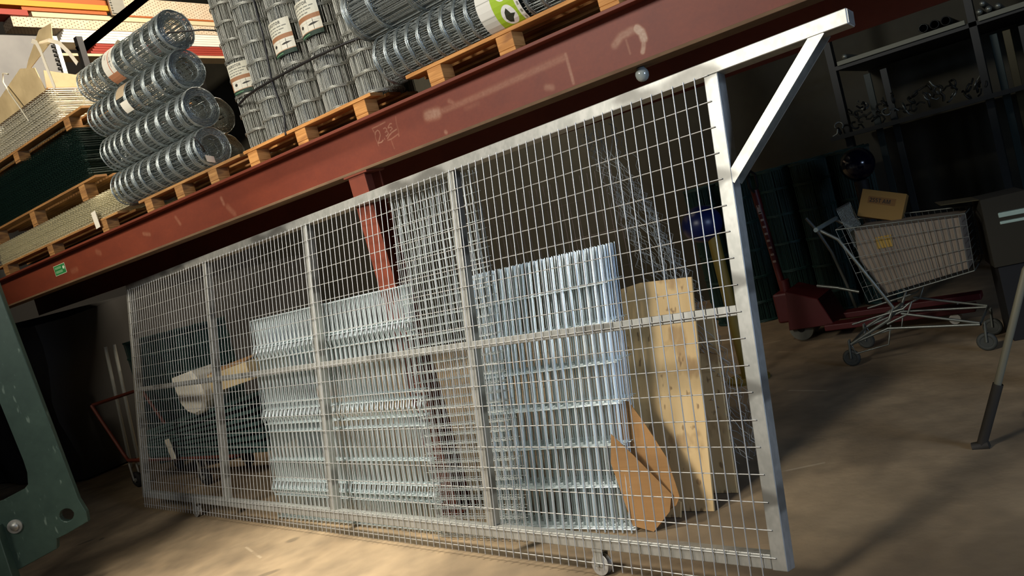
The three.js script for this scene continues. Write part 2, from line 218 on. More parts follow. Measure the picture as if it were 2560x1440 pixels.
{ // H column under the beam and further ones that stand in the dark or outside the picture
  const col = thing('steel_column', 'red oxide steel H-column under the beam seen through the gate mesh', 'column', [-2.195, 0, -0.755]);
  new MB().box(-0.07, 0.07, 0.012, 2.088, 0.056, 0.067, 0.002).build('flange', M.red, col); new MB().box(-0.07, 0.07, 0.012, 2.088, -0.067, -0.056, 0.002).build('flange', M.red, col);
  new MB().box(-0.004, 0.004, 0.012, 2.088, -0.056, 0.056).build('web', M.red, col); new MB().box(-0.1, 0.1, 0, 0.012, -0.1, 0.1, 0.002).build('base_plate', M.red, col); new MB().box(-0.1, 0.1, 2.088, 2.1, -0.075, 0.075, 0.002).build('cap_plate', M.red, col);
  for (const [x, z, l] of [[-10.3, -0.755, 'red steel column at the far left end of the beam in the dark'], [3.6, -0.755, 'red steel column holding the right end of the beam outside the picture']]) { const c = copyOf(col, l); c.position.set(x, 0, z); }
  const rb = thing('rear_beam', 'dark red rear beam of the rack behind the goods', 'beam'); new MB().box(-10.5, 4.6, 2.1, 2.33, -2.26, -2.25).build('web_plate', M.red, rb); new MB().box(-10.5, 4.6, 2.33, 2.345, -2.32, -2.18).build('top_flange', M.red, rb);
  for (const [x, l] of [[3.6, 'red rear rack column outside the picture at the right']]) { const c = copyOf(col, l); c.position.set(x, 0, -2.25); }
  const dk = thing('shade_deck', 'dark deck added behind the front beam to shade the space under the rack', 'deck'); new MB().box(-10.5, 4.6, 2.346, 2.362, -2.32, -0.84).build('deck_sheet', M.black, dk);  // deck added to block the light under the rack
}
// ------------------------------------------------------------------ pallets
function pallet(label, x0, x1, y, zf, depth, blocksX, wood, h = 0.11) { // blocksX: left edges of the three front blocks; origin at front left bottom
  const t = thing('wooden_pallet', label, 'pallet', [x0, y, zf], 0, 'wooden pallets on the rack'), L = x1 - x0, bw = 0.1, top = h - 0.02;
  const zs = [0, -depth / 2 + 0.05, -depth + 0.1];
  for (const bx of blocksX) {
    const l = bx - x0; for (const z of zs) new MB().box(l, l + bw, 0.018, top, z - 0.1 + rr(-0.004, 0), z - 0.002, 0.004).build('block', wood, t);
    new MB().box(l, l + bw, 0, 0.018, -depth, -0.004, 0.003).build('skid', wood, t);
  }
  const nb = Math.round(depth / 0.145), pitch = (depth - 0.1) / (nb - 1);
  for (let k = 0; k < nb; k++) new MB().box(0, L, top, h, -k * pitch - 0.1, -k * pitch + rr(-0.004, 0.004), 0.003).build('board', wood, t);
  return t;
}
const YB = 2.38;
pallet('orange new pallet at the right under the lying rolls', -1.62, -0.28, YB, -0.68, 1.0, [-1.47, -1.0, -0.42], M.palletNew);
pallet('orange pallet under the standing wire rolls', -3.13, -1.9, YB, -0.68, 1.0, [-3.1, -2.6, -2.06], M.palletNew);
pallet('brown pallet under the four stacked wire rolls', -4.52, -3.18, YB, -0.68, 1.0, [-4.44, -4.01, -3.57], M.palletOld);
pallet('long brown pallet on the beam at the far left under cream panels', -7.35, -4.85, YB, -0.68, 1.0, [-7.15, -6.16, -5.15], M.palletOld);
pallet('middle pallet between the cream panels and the dark green panels', -7.35, -5.05, 2.68, -0.7, 1.0, [-7.2, -6.34, -5.36], M.palletOld, 0.15);
pallet('upper pallet between the dark green panels and the top cream panels', -7.35, -4.95, 3.25, -0.7, 1.0, [-7.2, -6.3, -5.28], M.palletOld);
// ------------------------------------------------------------------ flat stacks of fence panels on the left pallets
function flatPanel(L, D, dx, off) { // welded panel lying flat, front edge at z = 0, wires along z stick out a little
  const b = new MB(); for (let z = 0; z <= D + 1e-6; z += D / 5) b.rod(V(0, 0, -z - 0.015), V(L, 0, -z - 0.015), 0.0032, 4);
  for (let x = 0.01 + off; x < L; x += dx) { b.rod(V(x, 0.005, 0.012), V(x, 0.005, -D - 0.02), 0.0034, 4); }
  return b.hull();
}
function panelPile(name, label, topLabel, group, n, x0, y0, zf, L, D, pitch, m, wave) {
  const gs = [flatPanel(L, D, 0.05, 0), flatPanel(L, D, 0.05, 0.02), flatPanel(L, D, 0.05, 0.034)];
  for (let k = 0; k < n; k++) { const o = shadowed(new THREE.Mesh(gs[k % 3], m)); o.name = numbered(name); o.position.set(x0 + rr(-0.012, 0.012), y0 + k * pitch + 0.004, zf + rr(-0.008, 0.004) + (wave ? 0.012 * Math.sin(k * 1.3) : 0)); scene.add(o); tag(o, k === n - 1 ? topLabel : label, 'fence panel', group); }
}
panelPile('fence_panel', 'cream fence panel in the flat pile on the lowest left pallet', 'topmost cream fence panel of the lowest left pile', 'cream panels of the lowest pile', 15, -7.18, 2.492, -0.69, 2.5, 0.98, 0.0121, M.cream);
panelPile('fence_panel', 'dark green fence panel in the pile between the two upper pallets', 'topmost dark green fence panel under the upper pallet', 'dark green panels', 34, -7.33, 2.832, -0.715, 2.2, 0.98, 0.0121, M.green);
panelPile('fence_panel', 'cream white fence panel in the topmost pile at the left', 'uppermost cream white fence panel of the top left pile', 'cream white panels of the top pile', 22, -7.5, 3.362, -0.72, 2.2, 0.98, 0.0121, M.creamWhite, true);
// ------------------------------------------------------------------ rolls of wire mesh
function rollShapes(L, R, r0, bands, turns, layers, per, s, wr = 0.0016, outer = 6) { // axis along +x from the origin; a band is a coil wound outwards that ends in turns side by side
  seed = s; const wires = new MB(), list = [];
  for (let l = 0; l < layers; l++) { const r = r0 + ((R - r0) * (l + 0.5)) / layers, n = Math.round(per * (0.5 + 0.5 * r / R) * (l ? 1 : 1.8)); for (let k = 0; k < n; k++) { const a = ((k + rr(-0.4, 0.4)) / n) * 6.2832, q = Math.min(R - 0.002, r + rr(-0.006, 0.004)), e = rr(-0.04, 0.04), c = Math.floor(rr(1, 4)); let p = V(0.001, q * Math.cos(a), q * Math.sin(a)); for (let j = 1; j <= c; j++) { const t = a + e * j / c + rr(-0.015, 0.015), z = V(j === c ? L - 0.001 : (L * j) / c, q * Math.cos(t), q * Math.sin(t)); wires.rod(p, z, wr, 3); p = z; } } }
  for (const [bx, bw, ownTurns] of bands) { const spin = ownTurns ?? turns;
    const b = new MB(), pts = [], N = Math.round(spin * 22), M2 = Math.round(outer * 26);
    for (let k = 0; k <= N; k++) { const t = k / N, a = t * spin * 6.2832, r = r0 + (R - r0) * t + 0.0015 * Math.sin(a * 3.7); pts.push(V(bx + bw * 0.6 * Math.sin(k * 2.399), r * Math.cos(a), r * Math.sin(a))); }
    for (let k = 1; k <= M2; k++) { const t = k / M2, a = (spin + t * outer) * 6.2832, r = R + 0.0016 * Math.sin(a * 2.3 + bx * 40) + rr(-0.0012, 0.0012); pts.push(V(bx - bw + 2 * bw * t + 0.003 * Math.sin(k * 1.7) + rr(-0.001, 0.001), r * Math.cos(a), r * Math.sin(a))); }
    b.path(pts, wr * 1.15, 4); list.push(b.hull());
  }
  return { wires: wires.hull(), bands: list };
}
function makeRoll(label, S, m, group) { const t = thing('wire_mesh_roll', label, 'wire roll', [0, 0, 0], 0, group); const w = sub('stay_wires', S.wires, m, t); w.userData.kind = 'stuff'; S.bands.forEach((b) => sub('line_wire_coil', b, m, t)); return t; }
function patch(R, x0, x1, a0, a1, n = 10) { // curved sheet on a roll: u follows the turn, v the axis; angle from +z towards -y
  const b = new MB(); for (let k = 0; k < n; k++) { const A = [k / n, (k + 1) / n], P = (x, t) => { const a = a0 + (a1 - a0) * t; return V(x, -R * Math.sin(a), R * Math.cos(a)); }; b.quad(P(x0, A[0]), P(x1, A[0]), P(x1, A[1]), P(x0, A[1]), [[A[0], 0], [A[0], 1], [A[1], 1], [A[1], 0]].map(([u, v]) => [u, v])); }
  return b.hull();
}
const S_lay = rollShapes(1.2, 0.136, 0.082, [[0.008, 0.006], [0.075, 0.011], [0.15, 0.016], [0.235, 0.012], [0.34, 0.018], [0.44, 0.014], [0.575, 0.02], [0.7, 0.017], [0.84, 0.024], [0.985, 0.02], [1.11, 0.028, 6], [1.185, 0.013, 16]], 5, 5, 40, 17, 0.0018, 9);
const S_stand = rollShapes(1.45, 0.136, 0.07, Array.from({ length: 13 }, (_, k) => [0.008 + k * 0.119, 0.008]), 5, 7, 66, 29, 0.0016, 4);
const S_fine = rollShapes(1.6, 0.14, 0.07, Array.from({ length: 20 }, (_, k) => [0.01 + k * 0.083, 0.011]), 5, 6, 46, 37, 0.0017, 5);
const S_loose = rollShapes(1.6, 0.152, 0.07, [[0.01, 0.008], [0.03, 0.02], [0.2, 0.012], [0.45, 0.02], [0.75, 0.012], [1.05, 0.02], [1.35, 0.012], [1.58, 0.01]], 7, 7, 62, 43, 0.0016, 6);
function printed(w, h, draw) { const c = document.createElement('canvas'); c.width = w; c.height = h; draw(c.getContext('2d'), w, h); const t = new THREE.CanvasTexture(c); t.colorSpace = THREE.SRGBColorSpace; return mat({ map: t, roughness: 0.7, side: THREE.DoubleSide }); }
const label1 = printed(320, 360, (g) => {
  g.fillStyle = '#cfcbb6'; g.fillRect(0, 0, 320, 360); g.fillStyle = '#2a2924'; g.font = 'bold 44px sans-serif'; g.fillText('AGROTOR', 24, 50); g.fillStyle = '#77766a';
  for (let r = 0; r < 3; r++) for (let x = 26, k = 0; x < 250 - r * 20; k++) { const w = 18 + ((k * 37 + r * 53) % 40); g.fillRect(x, 68 + r * 30, w, 11); x += w + 9; }
  g.fillStyle = '#9a6c48'; g.fillRect(0, 156, 320, 44); g.fillRect(0, 200, 22, 120); g.fillStyle = '#d8d3c0'; g.fillRect(24, 202, 296, 108); g.fillStyle = '#8c8878'; g.fillRect(168, 202, 3, 108); g.fillRect(24, 224, 296, 2); g.fillRect(92, 202, 2, 30);
  g.fillStyle = '#2b2820'; g.beginPath(); g.ellipse(92, 250, 22, 17, 0, 0, 7); g.fill(); g.fillRect(78, 262, 3, 36); g.fillRect(102, 262, 3, 36); g.beginPath(); g.moveTo(176, 256); g.lineTo(210, 244); g.lineTo(244, 240); g.lineTo(300, 246); g.lineTo(250, 260); g.lineTo(206, 262); g.fill(); g.fillRect(236, 204, 5, 104);
  g.fillStyle = '#b58d6c'; g.fillRect(0, 308, 320, 8); g.fillStyle = '#17301f'; g.fillRect(0, 316, 320, 44); g.fillStyle = '#5d8a62'; g.fillRect(26, 334, 150, 9);
});
// the four lying rolls, their right ends towards the camera
{
  const G = 'wire rolls stacked on their sides', spec = [[2.63, -4.71, 'bottom lying wire roll with a white tag in its right end'], [2.905, -4.71, 'second lying wire roll from the bottom, without a label'], [3.18, -4.74, 'third lying wire roll from the bottom with a white tag on its side'], [3.452, -4.74, 'top lying wire roll with a printed paper wrap around it']];
  let proto; spec.forEach(([y, x, label], k) => {
    const o = proto ? copyOf(proto, label) : (proto = makeRoll(label, S_lay, M.wireRoll, G)); o.position.set(x, y, -0.745); o.rotation.x = k * 1.9;
  });
  const rolls = scene.children.filter((o) => o.userData.group === G);
  const tagSheet = (parent, geoS, m, name, rx) => { const s = sub(name, geoS, m, parent); s.rotation.x = -rx; return s; };
  tagSheet(rolls[3], patch(0.1405, 0.42, 0.56, -1.2, 1.1, 14), printed(300, 120, (g) => { g.fillStyle = '#d9d5c6'; g.fillRect(0, 0, 300, 120); g.fillStyle = '#5b5850'; g.fillRect(40, 84, 26, 6); g.fillRect(82, 80, 40, 5); g.fillStyle = '#b26c4c'; g.fillRect(0, 44, 300, 8); g.fillStyle = '#2e2c26'; g.fillRect(150, 14, 4, 28); g.fillRect(120, 26, 70, 4); g.fillStyle = '#a97452'; g.fillRect(228, 0, 72, 120); }), 'paper_wrap', 3 * 1.9);
  tagSheet(rolls[2], patch(0.1405, 0.5, 0.6, 0.15, 0.75, 6), M.paper, 'white_tag', 2 * 1.9);
  tagSheet(rolls[2], patch(0.139, 0.46, 0.58, -1.0, -0.1, 6), mat({ color: 0xbda98a, roughness: 0.25, side: THREE.DoubleSide }), 'plastic_film', 2 * 1.9);
  sub('white_tag', new MB().quad(V(1.2, -0.115, 0.02), V(1.225, -0.105, 0.1), V(1.222, -0.06, 0.1), V(1.2, -0.07, 0.02)).quad(V(1.199, -0.07, 0.02), V(1.221, -0.06, 0.1), V(1.224, -0.105, 0.1), V(1.199, -0.115, 0.02)).hull(), M.paper, rolls[0]);
  // second column behind, holds the pile together
  [[2.63, -1.03], [2.905, -1.03]].forEach(([y, z], k) => { const o = copyOf(proto, 'lying wire roll of the rear column behind the four labelled ones', 'rear lying wire rolls'); o.children.filter((c) => c.name === 'white_tag').forEach((c) => o.remove(c)); o.position.set(-4.95, y, z); o.rotation.x = 2.2 + k; });
}
// standing rolls with printed labels
{
  const G = 'standing wire rolls on the orange pallet', spec = [[-3.12, -0.9, 'leftmost standing wire roll, its printed label half hidden by the next roll', [2.86, 3.06, -0.25, 0.95]], [-2.83, -0.83, 'second standing wire roll from the left, without a label', null], [-2.53, -0.84, 'third standing wire roll from the left with a printed label', [2.915, 3.125, -0.7, 0.75]], [-2.25, -0.83, 'fourth standing wire roll from the left with the highest printed label', [2.93, 3.14, -0.72, 0.72]], [-1.965, -0.84, 'rightmost standing wire roll beside the lying rolls', null]];
  let proto; spec.forEach(([x, z, label, lab], k) => {
    const o = proto ? copyOf(proto, label) : (proto = makeRoll(label, S_stand, M.wireStand, G)); o.children.filter((c) => c.name === 'printed_label').forEach((c) => o.remove(c));
    o.rotation.set(0, 0, Math.PI / 2); o.rotation.order = 'YZX'; o.position.set(x, 2.49, z);
    if (lab) { const b = new MB(), n = 10, R = 0.1435; for (let j = 0; j < n; j++) { const P = (y, t) => { const a = lab[2] + (lab[3] - lab[2]) * t; return V(y - 2.49, -R * Math.sin(a), R * Math.cos(a)); }; const t0 = j / n, t1 = (j + 1) / n; b.quad(P(lab[0], t0), P(lab[0], t1), P(lab[1], t1), P(lab[1], t0), [[t0, 0], [t1, 0], [t1, 1], [t0, 1]]); } sub('printed_label', b.hull(), label1, o); }
  });
  for (let k = 0; k < 4; k++) { const o = copyOf(proto, 'standing wire roll of the rear row behind the labelled rolls', 'rear standing wire rolls'); o.children.filter((c) => c.name === 'printed_label').forEach((c) => o.remove(c)); o.position.set(-3.0 + k * 0.29, 2.49, -1.13); }
  const st = thing('black_strap', 'black strap tied across the standing wire rolls', 'strap'); new MB().path([V(-3.24, 2.79, -0.86), V(-3.13, 2.8, -0.75), V(-2.98, 2.81, -0.712), V(-2.83, 2.81, -0.686), V(-2.53, 2.815, -0.69), V(-2.25, 2.81, -0.684), V(-2.0, 2.8, -0.69), V(-1.86, 2.8, -0.74), V(-1.82, 2.8, -0.86)], 0.008, 6).build('band', M.strap, st);
  new MB().path([V(-2.672, 2.47, -0.672), V(-2.68, 2.6, -0.71), V(-2.68, 2.81, -0.69), V(-2.675, 3.1, -0.72), V(-2.67, 3.9, -0.73)], 0.007, 6).build('cord', M.strap, st);
  const s2 = thing('black_tie', 'short black tie hooking the top lying roll to the standing rolls', 'tie'); new MB().path([V(-3.53, 3.42, -0.66), V(-3.46, 3.4, -0.68), V(-3.3, 3.36, -0.76), V(-3.25, 3.34, -0.84)], 0.006, 5).build('cord', M.strap, s2);
  const s3 = thing('black_tie', 'short black tie in the right end of the bottom lying roll', 'tie'); new MB().path([V(-3.6, 2.6, -0.68), V(-3.5, 2.6, -0.66), V(-3.48, 2.66, -0.62), V(-3.5, 2.7, -0.61)], 0.006, 5).build('cord', M.strap, s3);
}
// two rolls lying at the right
{
  const a = makeRoll('fine wire roll lying on the right pallet with a bright green label', S_fine, M.wireRoll, 'wire rolls lying on the right pallet'); a.position.set(-1.78, 2.632, -0.79);
  const gl = printed(360, 330, (g) => {
    g.fillStyle = '#9cbb22'; g.fillRect(0, 0, 360, 330); g.fillStyle = '#dcd9cc'; g.fillRect(0, 0, 360, 34); g.fillRect(0, 210, 360, 120); g.fillStyle = '#a7a598'; g.fillRect(190, 210, 4, 120); g.fillRect(262, 210, 4, 120); g.fillStyle = '#c7c4b6'; g.fillRect(266, 210, 94, 120); g.fillStyle = '#8a8878'; for (let k = 0; k < 9; k++) g.fillRect(30 + k * 36, 8, 16, 14);
    g.fillStyle = '#e3e2da'; for (const [x, y] of [[52, 118], [170, 118], [288, 112]]) { g.beginPath(); g.ellipse(x, y, 50, 56, 0, 0, 7); g.fill(); } g.fillStyle = '#2a2f1e';
    g.fillRect(130, 84, 34, 20); g.fillRect(176, 84, 34, 20); g.fillRect(128, 120, 84, 6); g.fillRect(126, 112, 8, 22); g.fillRect(204, 112, 8, 22); g.fillRect(150, 142, 40, 10);
    g.beginPath(); g.moveTo(252, 112); g.lineTo(280, 96); g.lineTo(286, 66); g.lineTo(302, 94); g.lineTo(326, 116); g.lineTo(318, 138); g.lineTo(296, 150); g.lineTo(268, 136); g.fill(); g.fillRect(30, 90, 44, 50);
  });
  const p = new MB(), n = 14, R = 0.1455; for (let j = 0; j < n; j++) { const P = (x, t) => { const an = -1.5 + 2.75 * t; return V(x, -R * Math.sin(an), R * Math.cos(an)); }, t0 = j / n, t1 = (j + 1) / n; p.quad(P(0.74, t0), P(0.74, t1), P(0.98, t1), P(0.98, t0), [[t0, 0], [t1, 0], [t1, 1], [t0, 1]]); } sub('green_label', p.hull(), gl, a);
  const b = makeRoll('thick loose wire roll lying on top at the right', S_loose, M.wireRoll, 'wire rolls lying on the right pallet'); b.position.set(-1.86, 2.915, -0.74);
  const o = copyOf(a, 'fine wire roll lying behind the one with the green label', 'rear wire roll on the right pallet'); o.children.filter((c) => c.name === 'green_label').forEach((c) => o.remove(c)); o.position.set(-1.74, 2.632, -1.08);
}
// ------------------------------------------------------------------ the gate: leans back, stands on two rollers
{
  const t = thing('sliding_gate', 'wide galvanised steel gate with welded mesh leaning back on two small rollers', 'gate', [0, 0.1, 0]); t.rotation.order = 'YXZ'; t.rotation.set(-12 * Math.PI / 180, -6.917 * Math.PI / 180, 0);
  const post = (x0, x1, y1) => new MB().box(x0, x1, 0.015, y1, -0.06, 0, 0.004).build('post', M.galv, t);
  post(0.034, 0.094, 1.86); post(-5.976, -5.916, 1.86);
  new MB().box(-5.976, 0.588, 1.86, 1.916, -0.06, 0, 0.004).build('top_rail', M.galv, t);
  new MB().box(-5.916, 0.034, 0.018, 0.072, -0.06, 0, 0.004).build('bottom_rail', M.galv, t);
  for (const [a, b] of [[-1.432, 0.034], [-2.862, -1.482], [-4.342, -2.912], [-5.916, -4.392]]) new MB().box(a, b, 0.946, 0.986, -0.046, -0.004, 0.003).build('middle_rail', M.galv, t);
  for (const x of [-1.457, -2.887, -4.367]) new MB().box(x - 0.025, x + 0.025, 0.072, 1.86, -0.054, -0.004, 0.003).build('stile', M.galv, t);
  { // brace: a U channel, open towards the lower right
    const a = V(0.094, 1.46, -0.03), b = V(0.478, 1.862, -0.03), d = V(0, 0, 0).subVectors(b, a).normalize(), n = V(d.y, -d.x, 0), L = a.distanceTo(b), q = new THREE.Matrix4().makeBasis(d, n, V(0, 0, -1)).setPosition(a);
    const br = new MB(); for (const [y0, y1, z0, z1] of [[-0.022, 0.022, -0.028, -0.024], [-0.022, -0.018, -0.024, 0.024], [-0.022, 0.022, 0.024, 0.028]]) br.geo(new THREE.BoxGeometry(L + 0.03, y1 - y0, z1 - z0), q.clone().multiply(new THREE.Matrix4().makeTranslation(L / 2, (y0 + y1) / 2, (z0 + z1) / 2)));
    br.build('brace', M.galv, t);
  }
  new MB().box(0.5881, 0.5901, 1.864, 1.912, -0.056, -0.004).build('end_cap', M.galv, t);
  // mesh: two sheets of single wires, each wire its own piece
  const vert = new MB().rod(V(0, -0.065, 0.0095), V(0, 1.866, 0.0095), 0.0024, 6).hull();
  for (const [u0, n, xl, xr, label] of [[0, 59, -2.96, 0.056, 'right mesh sheet'], [-2.94, 60, -5.955, -2.9, 'left mesh sheet']]) {
    const s = new THREE.Group(); s.name = 'mesh_sheet'; s.userData.label = label; t.add(s);
    for (let k = 0; k < n; k++) { const m = sub('vertical_wire', vert, M.wire, s); m.position.x = u0 - 0.05 * k - (u0 < 0 ? 0.012 : 0); }
    const hor = new MB().rod(V(xl, 0, 0.0035), V(xr, 0, 0.0035), 0.0024, 6, true).hull(); for (let j = 0; j <= 19; j++) sub('horizontal_wire', hor, M.wire, s).position.y = 1.86 - 0.1 * j + rr(-0.001, 0.001);
  }
  for (const x of [-0.79, -4.91]) { // grooved rollers under the bottom rail
    const g = new THREE.Group(); g.name = 'roller'; t.add(g); g.position.set(x, 0, -0.03);
    const b = new MB().box(-0.028, 0.028, 0.006, 0.018, -0.028, 0.028, 0.002); for (const s of [-1, 1]) b.box(-0.02, 0.02, -0.06, 0.008, s * 0.022 - 0.002, s * 0.022 + 0.002); b.rod(V(0, -0.052, -0.032), V(0, -0.052, 0.032), 0.006, 8, true).build('bracket', M.galv, g);
    const w = new THREE.LatheGeometry([[0.006, -0.016], [0.046, -0.016], [0.046, -0.012], [0.036, 0], [0.046, 0.012], [0.046, 0.016], [0.006, 0.016]].map(([r, y]) => new THREE.Vector2(r, y)), 24); w.rotateX(Math.PI / 2); w.translate(0, -0.052, 0); sub('wheel', w, M.wire, g);
  }
}
// ------------------------------------------------------------------ leaning mesh panels behind the gate
function meshPanel(w, h, dx, dy, r, bends = [], stub = 0.02) { // origin at the lower right front, extends to -x and +y
  const b = new MB(), prof = (y) => { let z = 0; for (const [yb, hb, d] of bends) z += d * Math.max(0, 1 - Math.abs(y - yb) / hb); return z; };
  const ys = [-0.0, h]; for (const [yb, hb] of bends) ys.push(yb - hb, yb, yb + hb); ys.sort((a, c) => a - c);
  for (let x = 0; x <= w + 1e-6; x += dx) for (let k = 0; k < ys.length - 1; k++) b.rod(V(-x, ys[k], prof(ys[k])), V(-x, ys[k + 1], prof(ys[k + 1])), r, 5);
  for (let y = 0.015; y <= h + 1e-6; y += dy) b.rod(V(-w - stub, y, prof(y) - 1.8 * r), V(stub, y, prof(y) - 1.8 * r), r * 0.8, 5, true);
  for (const [yb, hb] of bends) for (const y of [yb - hb, yb + hb]) b.rod(V(-w - stub, y, prof(y) - 2 * r), V(stub, y, prof(y) - 2 * r), r, 5);
  return b.hull();
}
function lean(g, m, n, name, labels, group, x, z, tilt, pitch, yaw = 0, jx = 0.006) {
  for (let k = 0; k < n; k++) {
    const o = shadowed(new THREE.Mesh(g, m)); o.name = numbered(name); o.rotation.order = 'YXZ'; o.rotation.set(-tilt, yaw, 0); o.position.set(x + rr(-jx, jx), 0.0 + rr(0.002, 0.006), z - (k * pitch) / Math.cos(tilt)); scene.add(o); tag(o, k ? labels[1] : labels[0], 'mesh panel', group);
  }
}
lean(meshPanel(0.9, 1.4, 0.05, 0.2, 0.0026), M.wirePanel, 18, 'mesh_panel', ['foremost bright mesh panel of the leaning stack beside the plywood', 'bright mesh panel inside the leaning stack beside the plywood'], 'leaning mesh panels beside the plywood', -0.845, -0.48, 0.275, 0.0085, 0, 0.016);
lean(meshPanel(1.75, 1.42, 0.05, 0.2, 0.0028, [[0.22, 0.05, 0.014], [0.72, 0.05, 0.014], [1.18, 0.05, 0.014]]), M.wirePanel, 8, 'mesh_panel', ['foremost bent mesh panel of the leaning stack behind the middle of the gate', 'bent mesh panel inside the leaning stack behind the middle of the gate'], 'leaning bent mesh panels behind the middle of the gate', -2.04, -0.41, 0.157, 0.0085, -0.094, 0.018);
[[0, 0], [0.012, -0.018], [-0.015, -0.036], [0.02, -0.055]].forEach(([dx, dz], k) => {
  lean(meshPanel(0.62, 1.92 + dx, 0.05, 0.05, 0.0022, [], 0.012), M.wireCage, 1, 'square_mesh_sheet', [['frontmost tall square-mesh sheet leaning behind the gate', 'second tall square-mesh sheet leaning behind the gate', 'third tall square-mesh sheet leaning behind the gate', 'rearmost tall square-mesh sheet leaning behind the gate'][k]], 'tall square-mesh sheets', -1.4 + dx, -0.36 + dz, 0.185 - k * 0.004, 0);
});
lean(meshPanel(1.35, 1.75, 0.05, 0.2, 0.0016), M.wireRust, 1, 'rusty_mesh_sheet', ['thin rusty mesh sheet in the dark above the bright panels'], 'rusty mesh', -0.85, -1.0, 0.12, 0.01);
// ------------------------------------------------------------------ plywood and cardboard beside the panels
function board(name, label, cat, pts, thick, m, pos, tilt, yaw = 0) { const g = extrude(pts, thick, 0.001), b = new MB().geo(g, new THREE.Matrix4().makeTranslation(0, 0, -thick)); const o = b.build(name, m); o.rotation.order = 'YXZ'; o.rotation.set(-tilt, yaw, 0); o.position.set(...pos); return tag(o, label, cat); }
board('plywood_sheet', 'pale plywood sheet with dark stains leaning beside the bright panels', 'plywood', [[-0.42, 0.0], [0, 0.0], [-0.005, 1.15], [-0.3, 1.17], [-0.42, 1.155]], 0.012, M.ply, [-0.515, 0.004, -0.73], 0.36);
board('plywood_sheet', 'low plywood offcut standing in front of the pale sheet with a notched corner', 'plywood', [[-0.4, 0.0], [-0.02, 0.0], [-0.01, 0.07], [-0.08, 0.1], [-0.4, 0.12]], 0.01, M.ply, [-0.64, 0.004, -0.66], 0.3);
board('plywood_sheet', 'narrow plywood sheet standing behind the pale one at its right', 'plywood', [[-0.36, 0.0], [0, 0.0], [-0.02, 0.93], [-0.36, 0.95]], 0.012, M.plyDark, [-0.475, 0.004, -0.94], 0.3);
{ // torn cardboard leaning against the plywood, slightly curled
  const pts = [[-0.2, 0.0], [-0.06, 0.0], [0.0, 0.075], [0.045, 0.1], [0.07, 0.14], [0.055, 0.2], [0.02, 0.32], [-0.035, 0.41], [-0.09, 0.5], [-0.16, 0.6], [-0.24, 0.62], [-0.24, 0.1]], g = extrude(pts, 0.004), P = g.attributes.position; for (let k = 0; k < P.count; k++) P.setZ(k, P.getZ(k) + 0.35 * Math.max(0, P.getX(k) + 0.06) ** 2 * 8 * 0.3); g.computeVertexNormals();
  const o = new MB().geo(g).build('cardboard_scrap', M.card); o.rotation.set(-0.3, 0, 0); o.position.set(-0.66, 0.006, -0.555); tag(o, 'brown torn cardboard leaning at the foot of the plywood', 'cardboard');
  const f = new MB().geo(extrude([[0, 0], [0.1, -0.03], [0.19, 0.06], [0.21, 0.14], [0.05, 0.33], [-0.05, 0.44], [-0.07, 0.3]], 0.004)).build('cardboard_scrap', M.card); f.rotation.set(-0.24, 0.2, 0); f.position.set(-0.83, 0.035, -0.5); tag(f, 'smaller cardboard flap in front of the torn cardboard', 'cardboard');
}
// ------------------------------------------------------------------ bulb under the beam
{
  const t = thing('light_bulb', 'unlit white light bulb hanging under the red beam', 'bulb', [-0.33, 2.07, -0.75]);
  new MB().geo(new THREE.LatheGeometry([[0.0, -0.036], [0.012, -0.0345], [0.022, -0.028], [0.029, -0.016], [0.031, -0.002], [0.0285, 0.01], [0.021, 0.021], [0.0165, 0.028]].map(([r, y]) => new THREE.Vector2(r, y)), 28)).build('glass', new THREE.MeshPhysicalMaterial({ color: 0x8e948e, roughness: 0.12, clearcoat: 1, clearcoatRoughness: 0.04 }), t);
  new MB().rod(V(0, 0.026, 0), V(0, 0.034, 0), 0.0175, 16, true).rod(V(0, 0.0285, 0), V(0, 0.0305, 0), 0.019, 16, true).build('socket', M.black, t);
}
// ------------------------------------------------------------------ roll of loose chain link behind the panels
{
  const t = thing('chain_link_roll', 'loose tangled roll of chain-link wire leaning behind the plywood', 'wire roll'); const b = new MB(), a = V(-0.42, 0.12, -1.1), c = V(-0.98, 1.98, -1.42), ax = V(0, 0, 0).subVectors(c, a), u = V(1, 0.3, 0).cross(ax).normalize(), w = V(0, 0, 0).crossVectors(ax, u).normalize();
  for (let k = 0; k < 62; k++) { const s = k % 2 ? 1 : -1, ph = rr(0, 6.28), R = rr(0.045, 0.125), pts = [], t0 = rr(-0.12, 0.7), t1 = Math.min(1, t0 + rr(0.3, 0.6)); for (let j = 0; j <= 22; j++) { const q = Math.max(0, t0) + (t1 - Math.max(0, t0)) * (j / 22), an = ph + s * q * 9 + rr(-0.12, 0.12), r = R + (j % 2 ? 0.014 : -0.012); pts.push(a.clone().addScaledVector(ax, q).addScaledVector(u, r * Math.cos(an)).addScaledVector(w, r * Math.sin(an))); } b.path(pts, 0.0016, 3); }
  const m = b.build('tangled_wire', M.wireChain, t); m.userData.kind = 'stuff';
}
